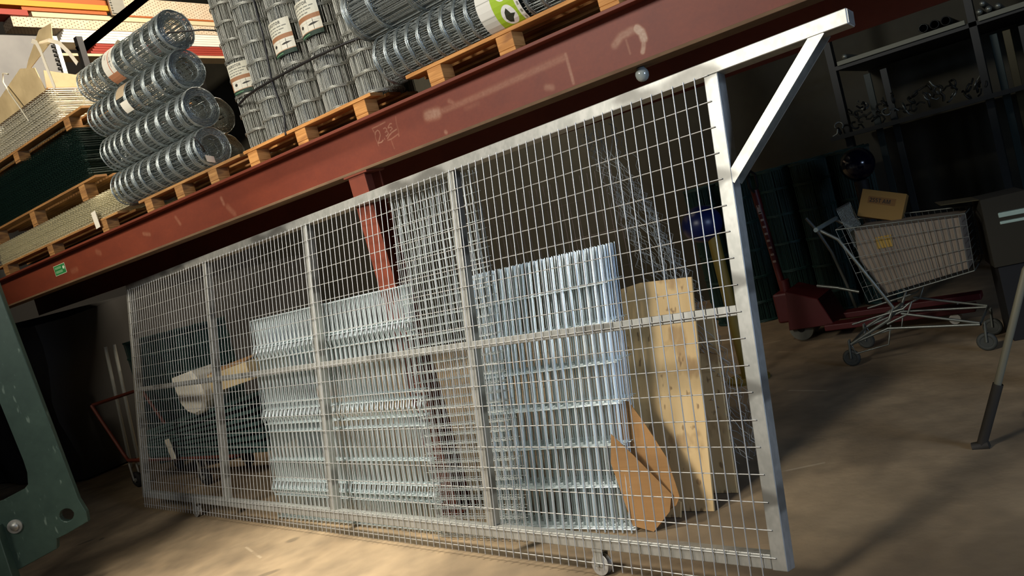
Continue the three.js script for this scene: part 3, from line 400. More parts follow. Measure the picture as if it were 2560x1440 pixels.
// ------------------------------------------------------------------ green machine frame at the left
{
  const K = 5.2 / 2.2, t = thing('machine_frame', 'dark green steel machine frame plate with a rounded cut-out at the left edge', 'machine', [-4.49, 1.03, 0.47], Math.atan2(0.751, 0.661));
  M.machine = mat({ roughness: 0.5, metalness: 0.2, map: tex(512, 512, (u, v) => { const a = fbm(u, v, 6, 6, 5, 261), b = fbm(u, v, 30, 30, 3, 271), s = fbm(u, v, 40, 12, 3, 281); let c = mix([34, 52, 44], [58, 78, 66], a * 0.6 + b * 0.4); return mix(c, [120, 134, 120], sm(s, 0.72, 0.86) * 0.6); }, true, [1 / 0.9, 1 / 0.9]) });
  const S = (l) => l.map(([x, y]) => [x * K, y * K]);
  const arc = []; for (let k = 0; k <= 14; k++) { const a = (k / 14) * 6.2832; arc.push([0.008 + 0.02 * Math.cos(a), -0.222 + 0.02 * Math.sin(a)]); }
  const outline = S([[-0.33, 0.56], [0.012, 0.56], [0.019, 0.371], [0.047, -0.191], [0.056, -0.23], [0.053, -0.256], [-0.005, -0.271], [-0.035, -0.276], [-0.043, -0.303], [-0.143, -0.325], [-0.33, -0.33]]);
  const slot = S([[-0.27, 0.3], [-0.1, 0.3], [-0.075, 0.27], [-0.065, 0.133], [-0.053, -0.041], [-0.053, -0.076], [-0.06, -0.108], [-0.073, -0.118], [-0.141, -0.133], [-0.27, -0.14]]);
  new MB().geo(extrude(outline, 0.05, 0.004, [slot, S(arc)]), new THREE.Matrix4().makeTranslation(0, 0, -0.054)).build('frame_plate', M.machine, t);
  const bolt = new MB(); const bx = -0.122 * K, by = -0.209 * K; bolt.rod(V(bx, by, 0.0), V(bx, by, 0.012), 0.045, 20, true).geo(new THREE.SphereGeometry(0.028, 16, 10), new THREE.Matrix4().compose(V(bx, by, 0.012), new THREE.Quaternion(), V(1, 1, 0.7))); bolt.build('bolt', M.galv, t);
  new MB().box(-0.33 * K, -0.15 * K, -1.03, -0.19 * K, -0.02, 0.09, 0.008).build('leg', M.machine, t);
}
// ------------------------------------------------------------------ trolley with a green bundle at the left behind the gate
M.orange = mat({ color: 0x5e2512, roughness: 0.6 }); M.rubber = mat({ color: 0x151412, roughness: 0.8 }); M.white = mat({ color: 0xefecdf, roughness: 0.6 });
M.tarp = mat({ roughness: 0.6, map: tex(256, 128, (u, v) => { const a = fbm(u, v, 8, 8, 4, 291), b = fbm(u, v, 4, 50, 2, 297); return mix([30, 54, 50], [64, 90, 84], a * 0.5 + b * 0.5); }, true, [1, 2]) });
{
  const t = thing('platform_trolley', 'orange platform trolley on rubber wheels behind the left end of the gate', 'trolley', [-7.05, 0, -1.22]);
  const f = new MB(); f.path([V(-0.42, 0.92, 0), V(-0.05, 0.36, 0), V(0.0, 0.3, 0), V(1.9, 0.27, 0)], 0.018, 8).path([V(-0.42, 0.92, -0.55), V(-0.05, 0.36, -0.55), V(0.0, 0.3, -0.55), V(1.9, 0.27, -0.55)], 0.018, 8).rod(V(-0.42, 0.92, 0), V(-0.42, 0.92, -0.55), 0.018, 8).rod(V(1.9, 0.27, 0), V(1.9, 0.27, -0.55), 0.018, 8); f.build('frame', M.orange, t);
  new MB().box(-0.02, 1.9, 0.27, 0.285, -0.54, -0.01).build('platform', M.palletOld, t);
  for (const [x, z] of [[0, -0.03], [0, -0.5], [1.28, -0.03], [1.28, -0.5]]) { const w = new MB(); w.geo(new THREE.TorusGeometry(0.055, 0.028, 10, 22), new THREE.Matrix4().makeTranslation(x, 0.083, z)).build('wheel', M.rubber, t); new MB().rod(V(x, 0.083, z - 0.03), V(x, 0.083, z + 0.03), 0.022, 10, true).rod(V(x, 0.083, z + 0.035), V(x, 0.265, z + 0.035), 0.012, 6).rod(V(x, 0.083, z - 0.035), V(x, 0.265, z - 0.035), 0.012, 6).build('fork', M.galv, t); }
  for (let k = 0; k < 9; k++) { const s = new MB().box(0, 1.95, 0, 0.03, -0.5, 0, 0.006).build('green_panel', M.tarp); s.position.set(-6.6 + rr(-0.04, 0.04), 0.288 + k * 0.0325, -1.2 + rr(-0.02, 0.01)); s.rotation.z = k * 0.0135; tag(s, k === 8 ? 'top dark green panel of the sagging bundle on the trolley' : k === 0 ? 'lowest dark green panel of the bundle, lying on the trolley' : 'dark green panel in the middle of the sagging bundle on the trolley', 'panel', k && k < 8 ? 'green panels on the trolley' : undefined); }
  const l = new MB().box(-0.045, 0.045, -0.1, 0.1, 0, 0.003).build('paper_tag', M.paper); l.position.set(-6.05, 0.4, -1.155); l.rotation.z = 0.1; tag(l, 'pale paper tag hanging on the front of the green bundle', 'tag');
  const tub = new MB().geo(extrude([[-0.2, 0.32], [-0.19, 0.1], [-0.13, 0.02], [-0.03, -0.02], [0.08, -0.01], [0.16, 0.06], [0.17, 0.14], [0.14, 0.27], [0.1, 0.32]], 0.22, 0.025), new THREE.Matrix4().makeTranslation(0, 0, -0.22)).build('white_sack', M.white); tub.position.set(-5.42, 0.735, -1.17); tub.rotation.z = 0.1; tag(tub, 'white round-bottomed sack lying on the green bundle', 'sack');
  const b1 = thing('cardboard_box', 'flat brown cardboard box on the green bundle beside the white sack', 'box', [-5.2, 0.85, -1.22]); new MB().box(0, 0.62, 0, 0.16, -0.42, 0, 0.004).build('carton', M.cardPale, b1); const fl = new MB().box(0, 0.6, -0.003, 0.003, -0.18, 0, 0.001).build('flap', M.card, b1); fl.position.set(0.01, 0.165, 0); fl.rotation.x = 0.18; b1.rotation.z = 0.1;
  const can = thing('canister', 'blue plastic canister behind the cardboard box on the trolley', 'canister', [-5.0, 0, -1.95]); new MB().geo(new RoundedBoxGeometry(0.24, 1.28, 0.2, 2, 0.03), new THREE.Matrix4().makeTranslation(0, 0.64, 0)).build('body', mat({ color: 0x16304e, roughness: 0.45 }), can); new MB().rod(V(0, 1.28, 0), V(0, 1.33, 0), 0.035, 14, true).build('cap', M.black, can);
}
// two pale tubes, and a dark block added to keep the corner black
[[0, 'left one of the two pale tubes standing in the dark at the left'], [0.075, 'right one of the two pale tubes standing in the dark at the left']].forEach(([d, l]) => { const o = new MB().rod(V(0, 0.0, 0), V(0.02, 1.46, -0.12), 0.02, 10, true).build('steel_tube', mat({ color: 0xc4c6ba, roughness: 0.5, metalness: 0.1 })); o.position.set(-8.42 + d, 0.003, -1.86 - d * 0.9); tag(o, l, 'tube'); });
{ const g = new THREE.BoxGeometry(3.1, 1.95, 4.1, 12, 8, 12), P = g.attributes.position; for (let k = 0; k < P.count; k++) { const x = P.getX(k), y = P.getY(k), z = P.getZ(k); P.setXYZ(k, x + 0.05 * Math.sin(y * 5 + z * 3), y + (y > 0 ? 0.06 * Math.sin(x * 4 + z * 2.5) : 0), z + 0.05 * Math.sin(x * 5 + y * 4)); } g.computeVertexNormals(); const o = new MB().geo(g).build('added_dark_block', mat({ color: 0x26241f, roughness: 0.85 })); o.position.set(-10.36, 1.0, -3.5); tag(o, 'dark block added to keep the corner at the far left black', 'goods'); }
{ const o = new MB().rod(V(0, 0, 0), V(-0.35, 1.2, -0.25), 0.02, 8, true).build('iron_bar', mat({ color: 0x4a2a20, roughness: 0.7 })); o.position.set(-8.7, 0.003, -1.1); tag(o, 'rusty iron bar leaning against the added dark block at the left', 'bar'); }
// ------------------------------------------------------------------ green standing rolls in the dark, left and right
{
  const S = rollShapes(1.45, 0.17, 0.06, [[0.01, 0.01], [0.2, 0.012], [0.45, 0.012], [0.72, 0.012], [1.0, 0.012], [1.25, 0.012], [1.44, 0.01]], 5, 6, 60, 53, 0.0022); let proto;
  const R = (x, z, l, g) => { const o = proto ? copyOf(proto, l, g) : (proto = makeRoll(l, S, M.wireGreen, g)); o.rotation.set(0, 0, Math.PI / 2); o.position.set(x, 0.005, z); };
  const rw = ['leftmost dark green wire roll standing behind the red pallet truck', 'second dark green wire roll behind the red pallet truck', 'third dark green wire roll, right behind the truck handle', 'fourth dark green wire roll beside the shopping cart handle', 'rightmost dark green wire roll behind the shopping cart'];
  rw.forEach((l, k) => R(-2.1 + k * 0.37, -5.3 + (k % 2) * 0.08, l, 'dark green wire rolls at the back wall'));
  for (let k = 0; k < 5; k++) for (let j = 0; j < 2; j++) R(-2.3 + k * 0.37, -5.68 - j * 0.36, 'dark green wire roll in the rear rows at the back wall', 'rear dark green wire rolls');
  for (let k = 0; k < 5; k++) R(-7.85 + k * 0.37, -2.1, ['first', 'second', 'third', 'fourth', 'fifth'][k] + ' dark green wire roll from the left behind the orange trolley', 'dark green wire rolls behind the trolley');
}
// ------------------------------------------------------------------ red pallet truck
M.truckRed = mat({ color: 0x4c090b, roughness: 0.5 }); M.chrome = mat({ color: 0x7c8078, metalness: 0.7, roughness: 0.4 });
{
  const t = thing('pallet_truck', 'red hand pallet truck parked in front of the dark green rolls', 'pallet truck', [-1.16, 0, -4.2]);
  const h = new MB().rod(V(0.02, 0.42, 0), V(-0.015, 1.18, 0), 0.03, 10).rod(V(-0.015, 1.18, 0), V(-0.02, 1.33, 0), 0.034, 10, true).build('handle', M.truckRed, t);
  new MB().path([V(-0.02, 1.3, 0), V(-0.02, 1.36, -0.1), V(-0.02, 1.46, -0.1), V(-0.02, 1.5, 0), V(-0.02, 1.46, 0.1), V(-0.02, 1.36, 0.1), V(-0.02, 1.3, 0)], 0.013, 6).build('grip', M.black, t);
  const pr = new MB(); for (let k = 0; k < 9; k++) { const y = 1.2 - k * 0.062; pr.box(-0.012 + k * 0.0028 - 0.014, -0.012 + k * 0.0028 + 0.014, y - (k < 1 ? 0.07 : 0.018), y, 0.0285, 0.0325); } pr.build('white_print', mat({ color: 0x9a8a80, roughness: 0.7 }), t).userData.kind = 'stuff';
  new MB().box(-0.06, 0.1, 0.16, 0.42, -0.1, 0.1, 0.02).rod(V(0.04, 0.3, 0), V(0.04, 0.52, 0), 0.045, 12, true).build('pump', M.truckRed, t);
  new MB().geo(extrude([[0.06, 0.12], [0.1, 0.44], [0.34, 0.34], [0.42, 0.12]], 0.4, 0.006), new THREE.Matrix4().makeTranslation(0, 0, -0.2)).build('frame', M.truckRed, t);
  for (const z of [-0.2, 0.2]) { new MB().box(0.36, 1.45, 0.08, 0.13, z - 0.07, z + 0.07, 0.008).build('fork', M.truckRed, t); new MB().rod(V(1.3, 0.04, z - 0.04), V(1.3, 0.04, z + 0.04), 0.04, 14, true).build('fork_roller', M.white, t); }
  for (const z of [-0.1, 0.1]) { new MB().rod(V(0.13, 0.1, z - 0.028), V(0.13, 0.1, z + 0.028), 0.1, 24, true).build('wheel', mat({ color: 0x6a685a, roughness: 0.7 }), t); new MB().rod(V(0.13, 0.1, z - 0.034), V(0.13, 0.1, z + 0.034), 0.03, 12, true).build('hub', M.black, t); }
  new MB().path([V(0.34, 0.44, 0.12), V(0.5, 0.4, 0.14), V(0.66, 0.34, 0.15)], 0.014, 6).build('release_lever', M.chrome, t);
  const c = new MB().path([V(0.3, 0.0, 0), V(0.26, 0.3, 0), V(0.2, 0.6, 0), V(0.12, 0.82, 0), V(0.05, 0.95, 0)], 0.014, 7).build('bent_tube', mat({ color: 0x6c706a, roughness: 0.5, metalness: 0.3 })); c.position.set(-1.03, 0.004, -4.75); tag(c, 'bent grey tube standing between the red pallet truck and the shopping cart', 'tube');
}
// ------------------------------------------------------------------ shopping cart with boxes
{
  const t = thing('shopping_cart', 'wire shopping cart loaded with cardboard boxes in the dark at the right', 'cart', [0, 0, -3.3]);
  const P = { tl: [-0.3, 0.97], tr: [0.47, 0.9], br: [0.45, 0.53], bl: [-0.2, 0.44] }, zn = 0.24, zf = -0.26, tap = 0.06, lerp = (a, b, q) => [a[0] + (b[0] - a[0]) * q, a[1] + (b[1] - a[1]) * q];
  const at = (u, v, s) => { const a = lerp(P.bl, P.br, u), b = lerp(P.tl, P.tr, u), q = lerp(a, b, v), k = u * tap; return V(q[0], q[1], s > 0 ? zn - k : zf + k); };
  const w = new MB(); for (const s of [1, -1]) { for (let k = 0; k <= 20; k++) w.rod(at(k / 20, 0, s), at(k / 20, 1, s), 0.0022, 4); for (let k = 0; k <= 5; k++) w.rod(at(0, k / 5, s), at(1, k / 5, s), k % 5 ? 0.0022 : 0.005, 5); }
  for (let k = 0; k <= 20; k++) w.rod(at(k / 20, 0, 1), at(k / 20, 0, -1), 0.0022, 4); for (const u of [0, 1]) for (let k = 0; k <= 8; k++) { const a = at(u, k / 8, 1), b = at(u, k / 8, -1); w.rod(a, b, k % 8 ? 0.0022 : 0.005, 4); } w.build('basket', M.chrome, t);
  const fr = new MB(); for (const s of [zn - 0.01, zf + 0.01]) { fr.path([V(-0.42, 1.0, s), V(-0.3, 0.9, s), V(-0.06, 0.38, s), V(-0.1, 0.3, s), V(-0.38, 0.16, s)], 0.012, 7).path([V(-0.34, 0.3, s), V(0.0, 0.36, s), V(0.06, 0.4, s), V(0.02, 0.32, s), V(-0.12, 0.27, s)], 0.008, 6).path([V(-0.38, 0.16, s), V(-0.12, 0.24, s), V(0.42, 0.19, s)], 0.009, 6).path([V(-0.02, 0.33, s), V(0.42, 0.2, s)], 0.009, 6).path([V(-0.38, 0.16, s), V(-0.36, 0.09, s), V(-0.14, 0.13, s), V(-0.1, 0.26, s)], 0.006, 5); } for (const [x, y] of [[-0.38, 0.16], [0.42, 0.19], [-0.1, 0.3]]) fr.rod(V(x, y, zn - 0.01), V(x, y, zf + 0.01), 0.009, 6); fr.build('frame', M.chrome, t);
  new MB().rod(V(-0.42, 1.0, zn + 0.03), V(-0.42, 1.0, zf - 0.03), 0.016, 10, true).build('handle', mat({ color: 0x76807a, roughness: 0.4 }), t);
  const seat = new MB(); for (let k = 0; k <= 12; k++) { const z = zn - 0.06 - k * 0.032; seat.rod(V(-0.28, 1.1, z), V(-0.22, 0.82, z), 0.0028, 5); } for (const y of [0, 1]) seat.rod(V(-0.28 + y * 0.06, 1.1 - y * 0.28, zn - 0.04), V(-0.28 + y * 0.06, 1.1 - y * 0.28, zf + 0.08), 0.006, 6); seat.build('child_seat', M.chrome, t);
  for (const [x, z] of [[-0.4, zn - 0.02], [-0.4, zf + 0.02], [0.43, zn - 0.06], [0.43, zf + 0.06]]) { new MB().geo(new THREE.TorusGeometry(0.045, 0.016, 8, 20), new THREE.Matrix4().makeTranslation(x, 0.062, z)).rod(V(x, 0.062, z - 0.014), V(x, 0.062, z + 0.014), 0.036, 16, true).build('caster', mat({ color: 0x3a3c36, roughness: 0.7 }), t); new MB().rod(V(x, 0.062, z + 0.02), V(x + 0.01, 0.19, z + 0.015), 0.008, 5).rod(V(x, 0.062, z - 0.02), V(x + 0.01, 0.19, z - 0.015), 0.008, 5).build('caster_fork', M.chrome, t); }
  const c = thing('cardboard_box', 'large pinkish grey carton filling the shopping cart', 'box', [0, 0, -3.3]);
  const q = (l, d) => extrude(l, d, 0.003); M.carton = mat({ roughness: 0.85, map: tex(128, 128, (u, v) => { const a = fbm(u, v, 6, 6, 4, 341); return mix([108, 96, 82], [136, 122, 102], a); }, true, [1, 1]) });
  new MB().geo(q([[-0.1, 0.47], [0.42, 0.55], [0.435, 0.88], [-0.2, 0.93], [-0.21, 0.72]], 0.36), new THREE.Matrix4().makeTranslation(0, 0, -0.19)).build('carton', M.carton, c);
  const st = new MB().box(-0.08, 0.02, 0.78, 0.86, 0.176, 0.18).build('yellow_label', mat({ color: 0x9a7a30, roughness: 0.7 }), c);
  const b = thing('cardboard_box', 'tilted yellowish box with black print lying on top of the cart load', 'box', [-0.06, 1.06, -3.45]); b.rotation.set(-0.2, 0.1, -0.36);
  new MB().box(-0.14, 0.15, -0.12, 0.075, -0.12, 0.0, 0.003).build('carton', mat({ color: 0x8a6a34, roughness: 0.85 }), b);
  const tx = printed(256, 64, (g) => { g.fillStyle = '#c09646'; g.fillRect(0, 0, 256, 64); g.fillStyle = '#251a0c'; g.font = 'bold 50px sans-serif'; g.fillText('2S5T AM', 14, 50, 230); }); tx.color = new THREE.Color(0x9a8a70);
  new MB().quad(V(-0.09, -0.02, 0.0015), V(0.09, -0.02, 0.0015), V(0.09, 0.03, 0.0015), V(-0.09, 0.03, 0.0015), [[0, 0], [1, 0], [1, 1], [0, 1]]).build('print', tx, b);
  const d = thing('cardboard_box', 'dark open cardboard box at the front end of the shopping cart', 'box', [0.52, 0.0, -3.36]); d.rotation.y = 0.25; new MB().box(0, 0.26, 0.5, 0.95, -0.24, 0.1, 0.004).build('carton', mat({ color: 0x262112, roughness: 0.85 }), d); new MB().box(0.02, 0.24, 0, 0.5, -0.22, 0.08, 0.004).build('lower_carton', M.black, d); const fp = new MB().box(-0.22, 0, -0.002, 0.002, -0.22, 0.08).build('flap', mat({ color: 0x4a4020, roughness: 0.85 }), d); fp.position.set(0.0, 0.95, 0); fp.rotation.z = -0.1;
}
// steel trestle leg and pale profiles at the right edge
{
  const t = thing('trestle', 'steel trestle with a pale bent leg at the right edge', 'trestle', [0.54, 0, -1.43]);
  new MB().path([V(0.005, 0.004, 0), V(0.13, 0.3, 0)], 0.022, 8).rod(V(-0.03, 0, 0), V(0.04, 0.012, 0), 0.026, 8, true).build('foot', mat({ color: 0x2a251c, roughness: 0.7 }), t);
  new MB().path([V(0.12, 0.28, 0), V(0.33, 0.8, 0), V(0.5, 1.0, 0), V(1.4, 1.0, 0)], 0.016, 8).build('leg', mat({ color: 0x77735f, roughness: 0.5, metalness: 0.2 }), t);
  new MB().path([V(1.3, 1.0, 0), V(1.5, 0.3, 0), V(1.6, 0.004, 0)], 0.02, 8).path([V(1.3, 1.0, 0), V(1.3, 0.5, -0.5), V(1.3, 0.004, -0.8)], 0.02, 8).build('leg', M.black, t);
  [[0.985, 'upper pale green profile bar lying at the right edge'], [0.945, 'lower pale green profile bar lying at the right edge']].forEach(([y, l], k) => { const o = new MB().box(0, 1.5, -0.012 + k * 0.006, 0.012 - k * 0.004, -0.03, 0.0, 0.003).build('profile_bar', mat({ color: 0xa4b8aa, roughness: 0.35, metalness: 0.3 })); o.position.set(0.755, y, -2.0); tag(o, l, 'bar'); });
  const s = thing('bar_stand', 'dark steel stand holding the pale profile bars outside the right edge', 'stand', [1.2, 0, -2.0]); new MB().box(-0.03, 0.03, 0, 0.93, -0.06, 0.02).box(0.8, 0.86, 0, 0.93, -0.06, 0.02).box(-0.2, 1.0, 0, 0.03, -0.2, 0.2).build('frame', M.black, s);
}
// ------------------------------------------------------------------ tube rack on the dark back wall
{
  const t = thing('tube_rack', 'dark wall rack with a pale front strip holding round tubes at the right', 'rack', [0, 0, -5.6]); const dark = mat({ color: 0x171a16, roughness: 0.6 });
  M.strip = mat({ color: 0x6a6c5c, roughness: 0.6 });
  new MB().box(-0.62, 0.46, 2.235, 2.275, -0.02, 0.0, 0.003).build('front_strip', M.strip, t); new MB().box(0.56, 1.6, 2.225, 2.268, -0.02, 0.0, 0.003).build('front_strip', M.strip, t);
  for (const x of [-0.68, 0.51, 1.6]) new MB().box(x - 0.03, x + 0.03, 0, 3.6, -0.14, -0.03).build('upright', dark, t); new MB().box(-0.65, 1.6, 2.2, 2.24, -1.35, -0.03).build('shelf', dark, t); new MB().box(-0.78, 1.6, 1.56, 1.6, -1.2, 0.22).build('lower_shelf', dark, t);
  const rg = mat({ color: 0x3a3d38, roughness: 0.35, metalness: 0.6 }), pipeShape = new THREE.LatheGeometry([[0.034, 0], [0.04, 0], [0.04, 1.1], [0.034, 1.1], [0.034, 0]].map(([r, y]) => new THREE.Vector2(r, y)), 22); pipeShape.rotateX(-Math.PI / 2);
  [[0.14, 'left dark hollow pipe lying on the wall rack'], [0.23, 'middle dark hollow pipe lying on the wall rack'], [0.32, 'right dark hollow pipe lying on the wall rack']].forEach(([x, l], k) => { const o = new MB().geo(pipeShape).build('steel_pipe', k ? dark : rg); o.position.set(x, 2.322, -5.62); tag(o, l, 'pipe'); });
  [[-0.54, 2.27, 'single pale round tube end at the left end of the wall rack'], [0.58, 2.27, 'first pale round tube end at the upper right'], [0.65, 2.27, 'second pale round tube end at the upper right'], [0.72, 2.27, 'third pale round tube end at the upper right'], [0.615, 2.33, 'upper pale round tube end at the upper right']].forEach(([x, y, l]) => { const o = new MB().rod(V(0, 0.03, 0), V(0, 0.03, -1.1), 0.026, 14, true).geo(new THREE.SphereGeometry(0.027, 14, 8), new THREE.Matrix4().makeTranslation(0, 0.03, 0)).build('round_tube', M.chrome); o.position.set(x, y, -5.6); tag(o, l, 'tube'); });
  // rings and hooks of offcuts piled on the lower shelf
  const hook = new MB().geo(new THREE.TorusGeometry(0.036, 0.009, 7, 16, 4.6)).path([V(0.03, -0.02, 0), V(0.06, -0.05, 0.01), V(0.1, -0.04, 0.03)], 0.008, 6).hull();
  for (let k = 0; k < 34; k++) { const o = shadowed(new THREE.Mesh(hook, k % 4 ? dark : M.chrome)); o.name = numbered('steel_hook'); o.position.set(-0.72 + (k / 34) * 1.25 + rr(-0.05, 0.05), 1.64 + rr(-0.01, 0.17), -5.53 + rr(-0.14, 0.06)); o.rotation.set(rr(0, 6), rr(0, 6), rr(0, 6)); scene.add(o); tag(o, k % 4 ? 'dark steel hook in the tangled heap on the lower wall shelf' : 'shiny steel hook in the tangled heap on the lower wall shelf', 'hook', k % 4 ? 'dark steel hooks' : 'shiny steel hooks'); }
  [[-0.45, 0x26302a, 'dull green'], [-0.3, 0x1c211e, 'blackish'], [0.62, 0x1c302c, 'teal'], [0.72, 0x40380f, 'yellowish'], [0.84, 0x22241f, 'dark grey'], [0.95, 0x4a2418, 'reddish']].forEach(([x, c, n]) => { const o = new MB().box(-0.03, 0.03, 0, 2.1, -0.03, 0.0, 0.003).build('flat_bar', mat({ color: c, roughness: 0.6 })); o.position.set(x, 0.004, -5.9); tag(o, n + ' flat bar standing upright under the wall rack', 'bar'); });
}
{ // blue drum on a yellow stand between gate post and pallet truck, a second blue ball further right
  const t = thing('blue_drum', 'dark blue round drum on a yellow post seen through the gate mesh', 'drum', [-1.2, 0, -3.0]); M.blue = mat({ color: 0x0c1a4a, roughness: 0.35 });
  new MB().geo(new THREE.SphereGeometry(0.15, 24, 16), new THREE.Matrix4().compose(V(0, 1.22, 0), new THREE.Quaternion(), V(1, 0.92, 1))).build('drum', M.blue, t); new MB().rod(V(0.06, 0, 0), V(0.06, 1.12, 0), 0.045, 12).rod(V(0.06, 0, 0), V(0.06, 0.02, 0), 0.16, 18, true).build('post', mat({ color: 0x6e5c1c, roughness: 0.6 }), t);
  const o = thing('blue_drum', 'glossy dark blue drum above the shopping cart box in the dark', 'drum', [-0.42, 0, -4.6]); new MB().geo(new THREE.SphereGeometry(0.14, 24, 16), new THREE.Matrix4().makeTranslation(0, 1.32, 0)).build('drum', mat({ color: 0x04081c, roughness: 0.15 }), o); new MB().rod(V(0, 0, 0), V(0, 1.18, 0), 0.06, 12).build('post', M.black, o);
}
// ------------------------------------------------------------------ goods on the side rack at the upper left, lying along z
{
  const X = -8.6, rackM = mat({ color: 0x4a3a2c, roughness: 0.7 });
  const t = thing('side_rack', 'brown steel rack hung from the ceiling carrying planks and profiles at the upper left', 'rack', [X, 0, 0]);
  for (const z of [-3.4, -6.2]) { new MB().box(-0.9, -0.82, 4.98, 8, z - 0.04, z + 0.04).build('hanger', rackM, t); new MB().box(-0.9, -0.02, 4.98, 5.055, z - 0.04, z + 0.04).build('arm', rackM, t); }
  const yel = mat({ color: 0xd89a2c, roughness: 0.6 }), ora = mat({ color: 0xb0602a, roughness: 0.6 }), cre = mat({ color: 0xd8c6a0, roughness: 0.65 }), red = mat({ color: 0xa03a2a, roughness: 0.6 }), whi = mat({ color: 0xf0ebdd, roughness: 0.5 });
  const perf = mat({ roughness: 0.6, map: tex(256, 128, (u, v) => { const x = (u * 8) % 1, y = (v * 4 + (Math.floor(u * 8) % 2) * 0.5) % 1, d = Math.hypot(x - 0.5, y - 0.5), a = fbm(u, v, 5, 5, 4, 351); return mix(mix([205, 184, 154], [222, 206, 180], a), [104, 78, 56], 1 - sm(d, 0.1, 0.22)); }, true, [1 / 0.32, 1 / 0.16]) });
  const bar = (name, label, cat, y0, y1, z0, z1, m, x1 = 0, wd = 0.24, g) => { const o = new MB().box(-wd, 0, 0, y1 - y0, z1 - z0, 0, 0.004).build(name, m); o.position.set(X + x1, y0, z0); return tag(o, label, cat, g); };
  bar('timber_beam', 'pale timber beam at the bottom of the side rack pile', 'timber', 5.062, 5.097, -2.6, -6.6, cre);
  for (let k = 0; k < 4; k++) bar('red_profile', 'long red profile stacked under the white sheets', 'profile', 5.1 + k * 0.032, 5.13 + k * 0.032, -3.0 - k * 0.03, -6.5, red, 0, 0.24, 'red profiles on the side rack');
  for (let k = 0; k < 5; k++) bar('white_sheet', 'thin white sheet in the bright pile on the side rack', 'sheet', 5.23 + k * 0.034, 5.262 + k * 0.034, -2.65 - k * 0.02, -6.5, whi, 0.01, 0.26, 'white sheets on the side rack');
  bar('perforated_plank', 'lower perforated plank with its near end at the left', 'plank', 5.4, 5.525, -2.15, -6.6, perf, 0.02);
  bar('timber_beam', 'smooth cream beam lying on the lower perforated plank', 'timber', 5.53, 5.59, -2.4, -6.6, cre, 0.03);
  bar('red_profile', 'short red profile end above the left end of the perforated plank', 'profile', 5.53, 5.6, -1.9, -2.35, red, 0.05);
  bar('orange_profile', 'orange profile lying under the yellow one', 'profile', 5.6, 5.645, -2.3, -3.35, ora, 0.03);
  bar('yellow_profile', 'bright yellow profile at the top left of the side rack', 'profile', 5.65, 5.72, -1.9, -3.4, yel, 0.05);
  bar('orange_profile', 'dark orange profile on top of the yellow one', 'profile', 5.725, 5.8, -1.9, -3.5, ora, 0.02);
  bar('perforated_plank', 'upper perforated plank further back on the side rack', 'plank', 5.62, 5.86, -3.55, -6.6, perf, 0.02);
  bar('orange_profile', 'thin orange profile between the cream beam and the upper plank', 'profile', 5.592, 5.615, -3.5, -6.6, ora, 0.035);
  const cs = new MB(); for (let k = 0; k < 6; k++) cs.quad(V(0, 0.2 - k * 0.035, -0.02 * (k % 2)), V(0.02, 0.2 - k * 0.035, 0.16), V(0.02, 0.165 - k * 0.035, 0.16 + 0.02), V(0, 0.165 - k * 0.035, -0.02 * ((k + 1) % 2))); cs.box(-0.04, -0.005, -0.02, 0.22, -0.02, 0.18); const co = cs.build('corrugated_piece', mat({ color: 0xb9b7aa, roughness: 0.4, metalness: 0.4 })); co.position.set(X + 0.12, 5.6, -3.55); tag(co, 'grey corrugated sheet piece hanging at the end of the yellow profile', 'sheet metal');
  const cab = thing('steel_cabinet', 'grey sheet-steel cabinet standing on the rack behind the cardboard', 'cabinet', [-7.65, 2.362, -1.5]); const gm = mat({ roughness: 0.6, map: tex(256, 256, (u, v) => { const a = fbm(u, v, 4, 4, 5, 361); return mix([88, 88, 86], [118, 117, 112], a); }, true, [0.8, 0.8]) });
  new MB().box(-0.5, 0, 0, 2.58, -0.56, 0.6, 0.01).build('body', gm, cab); new MB().box(-0.02, 0.012, 0.05, 2.58, -0.62, -0.57, 0.003).build('edge_rail', M.galv, cab); for (let k = 0; k < 7; k++) new MB().box(0.0, 0.02, 2.2 + k * 0.05, 2.225 + k * 0.05, -0.57, -0.53).build('lug', M.black, cab);
  const br = thing('flat_brace', 'dark brown flat steel brace slanting behind the lying rolls', 'brace'); { const a = V(-6.5, 4.36, -1.68), b = V(-6.5, 5.7, -3.65), d = V(0, 0, 0).subVectors(b, a), L = d.length(); d.normalize(); const q = new THREE.Matrix4().makeBasis(V(1, 0, 0), V(0, d.z, -d.y).negate(), d).setPosition(a); br.add(shadowed(new THREE.Mesh(new MB().geo(new THREE.BoxGeometry(0.012, 0.085, L), q.clone().multiply(new THREE.Matrix4().makeTranslation(0, 0, L / 2))).hull(), mat({ color: 0x30221a, roughness: 0.7 })))); br.children[0].name = 'flat_bar'; new MB().box(-6.53, -6.47, 2.362, 4.5, -1.74, -1.68).build('upright', M.black, br); }
}
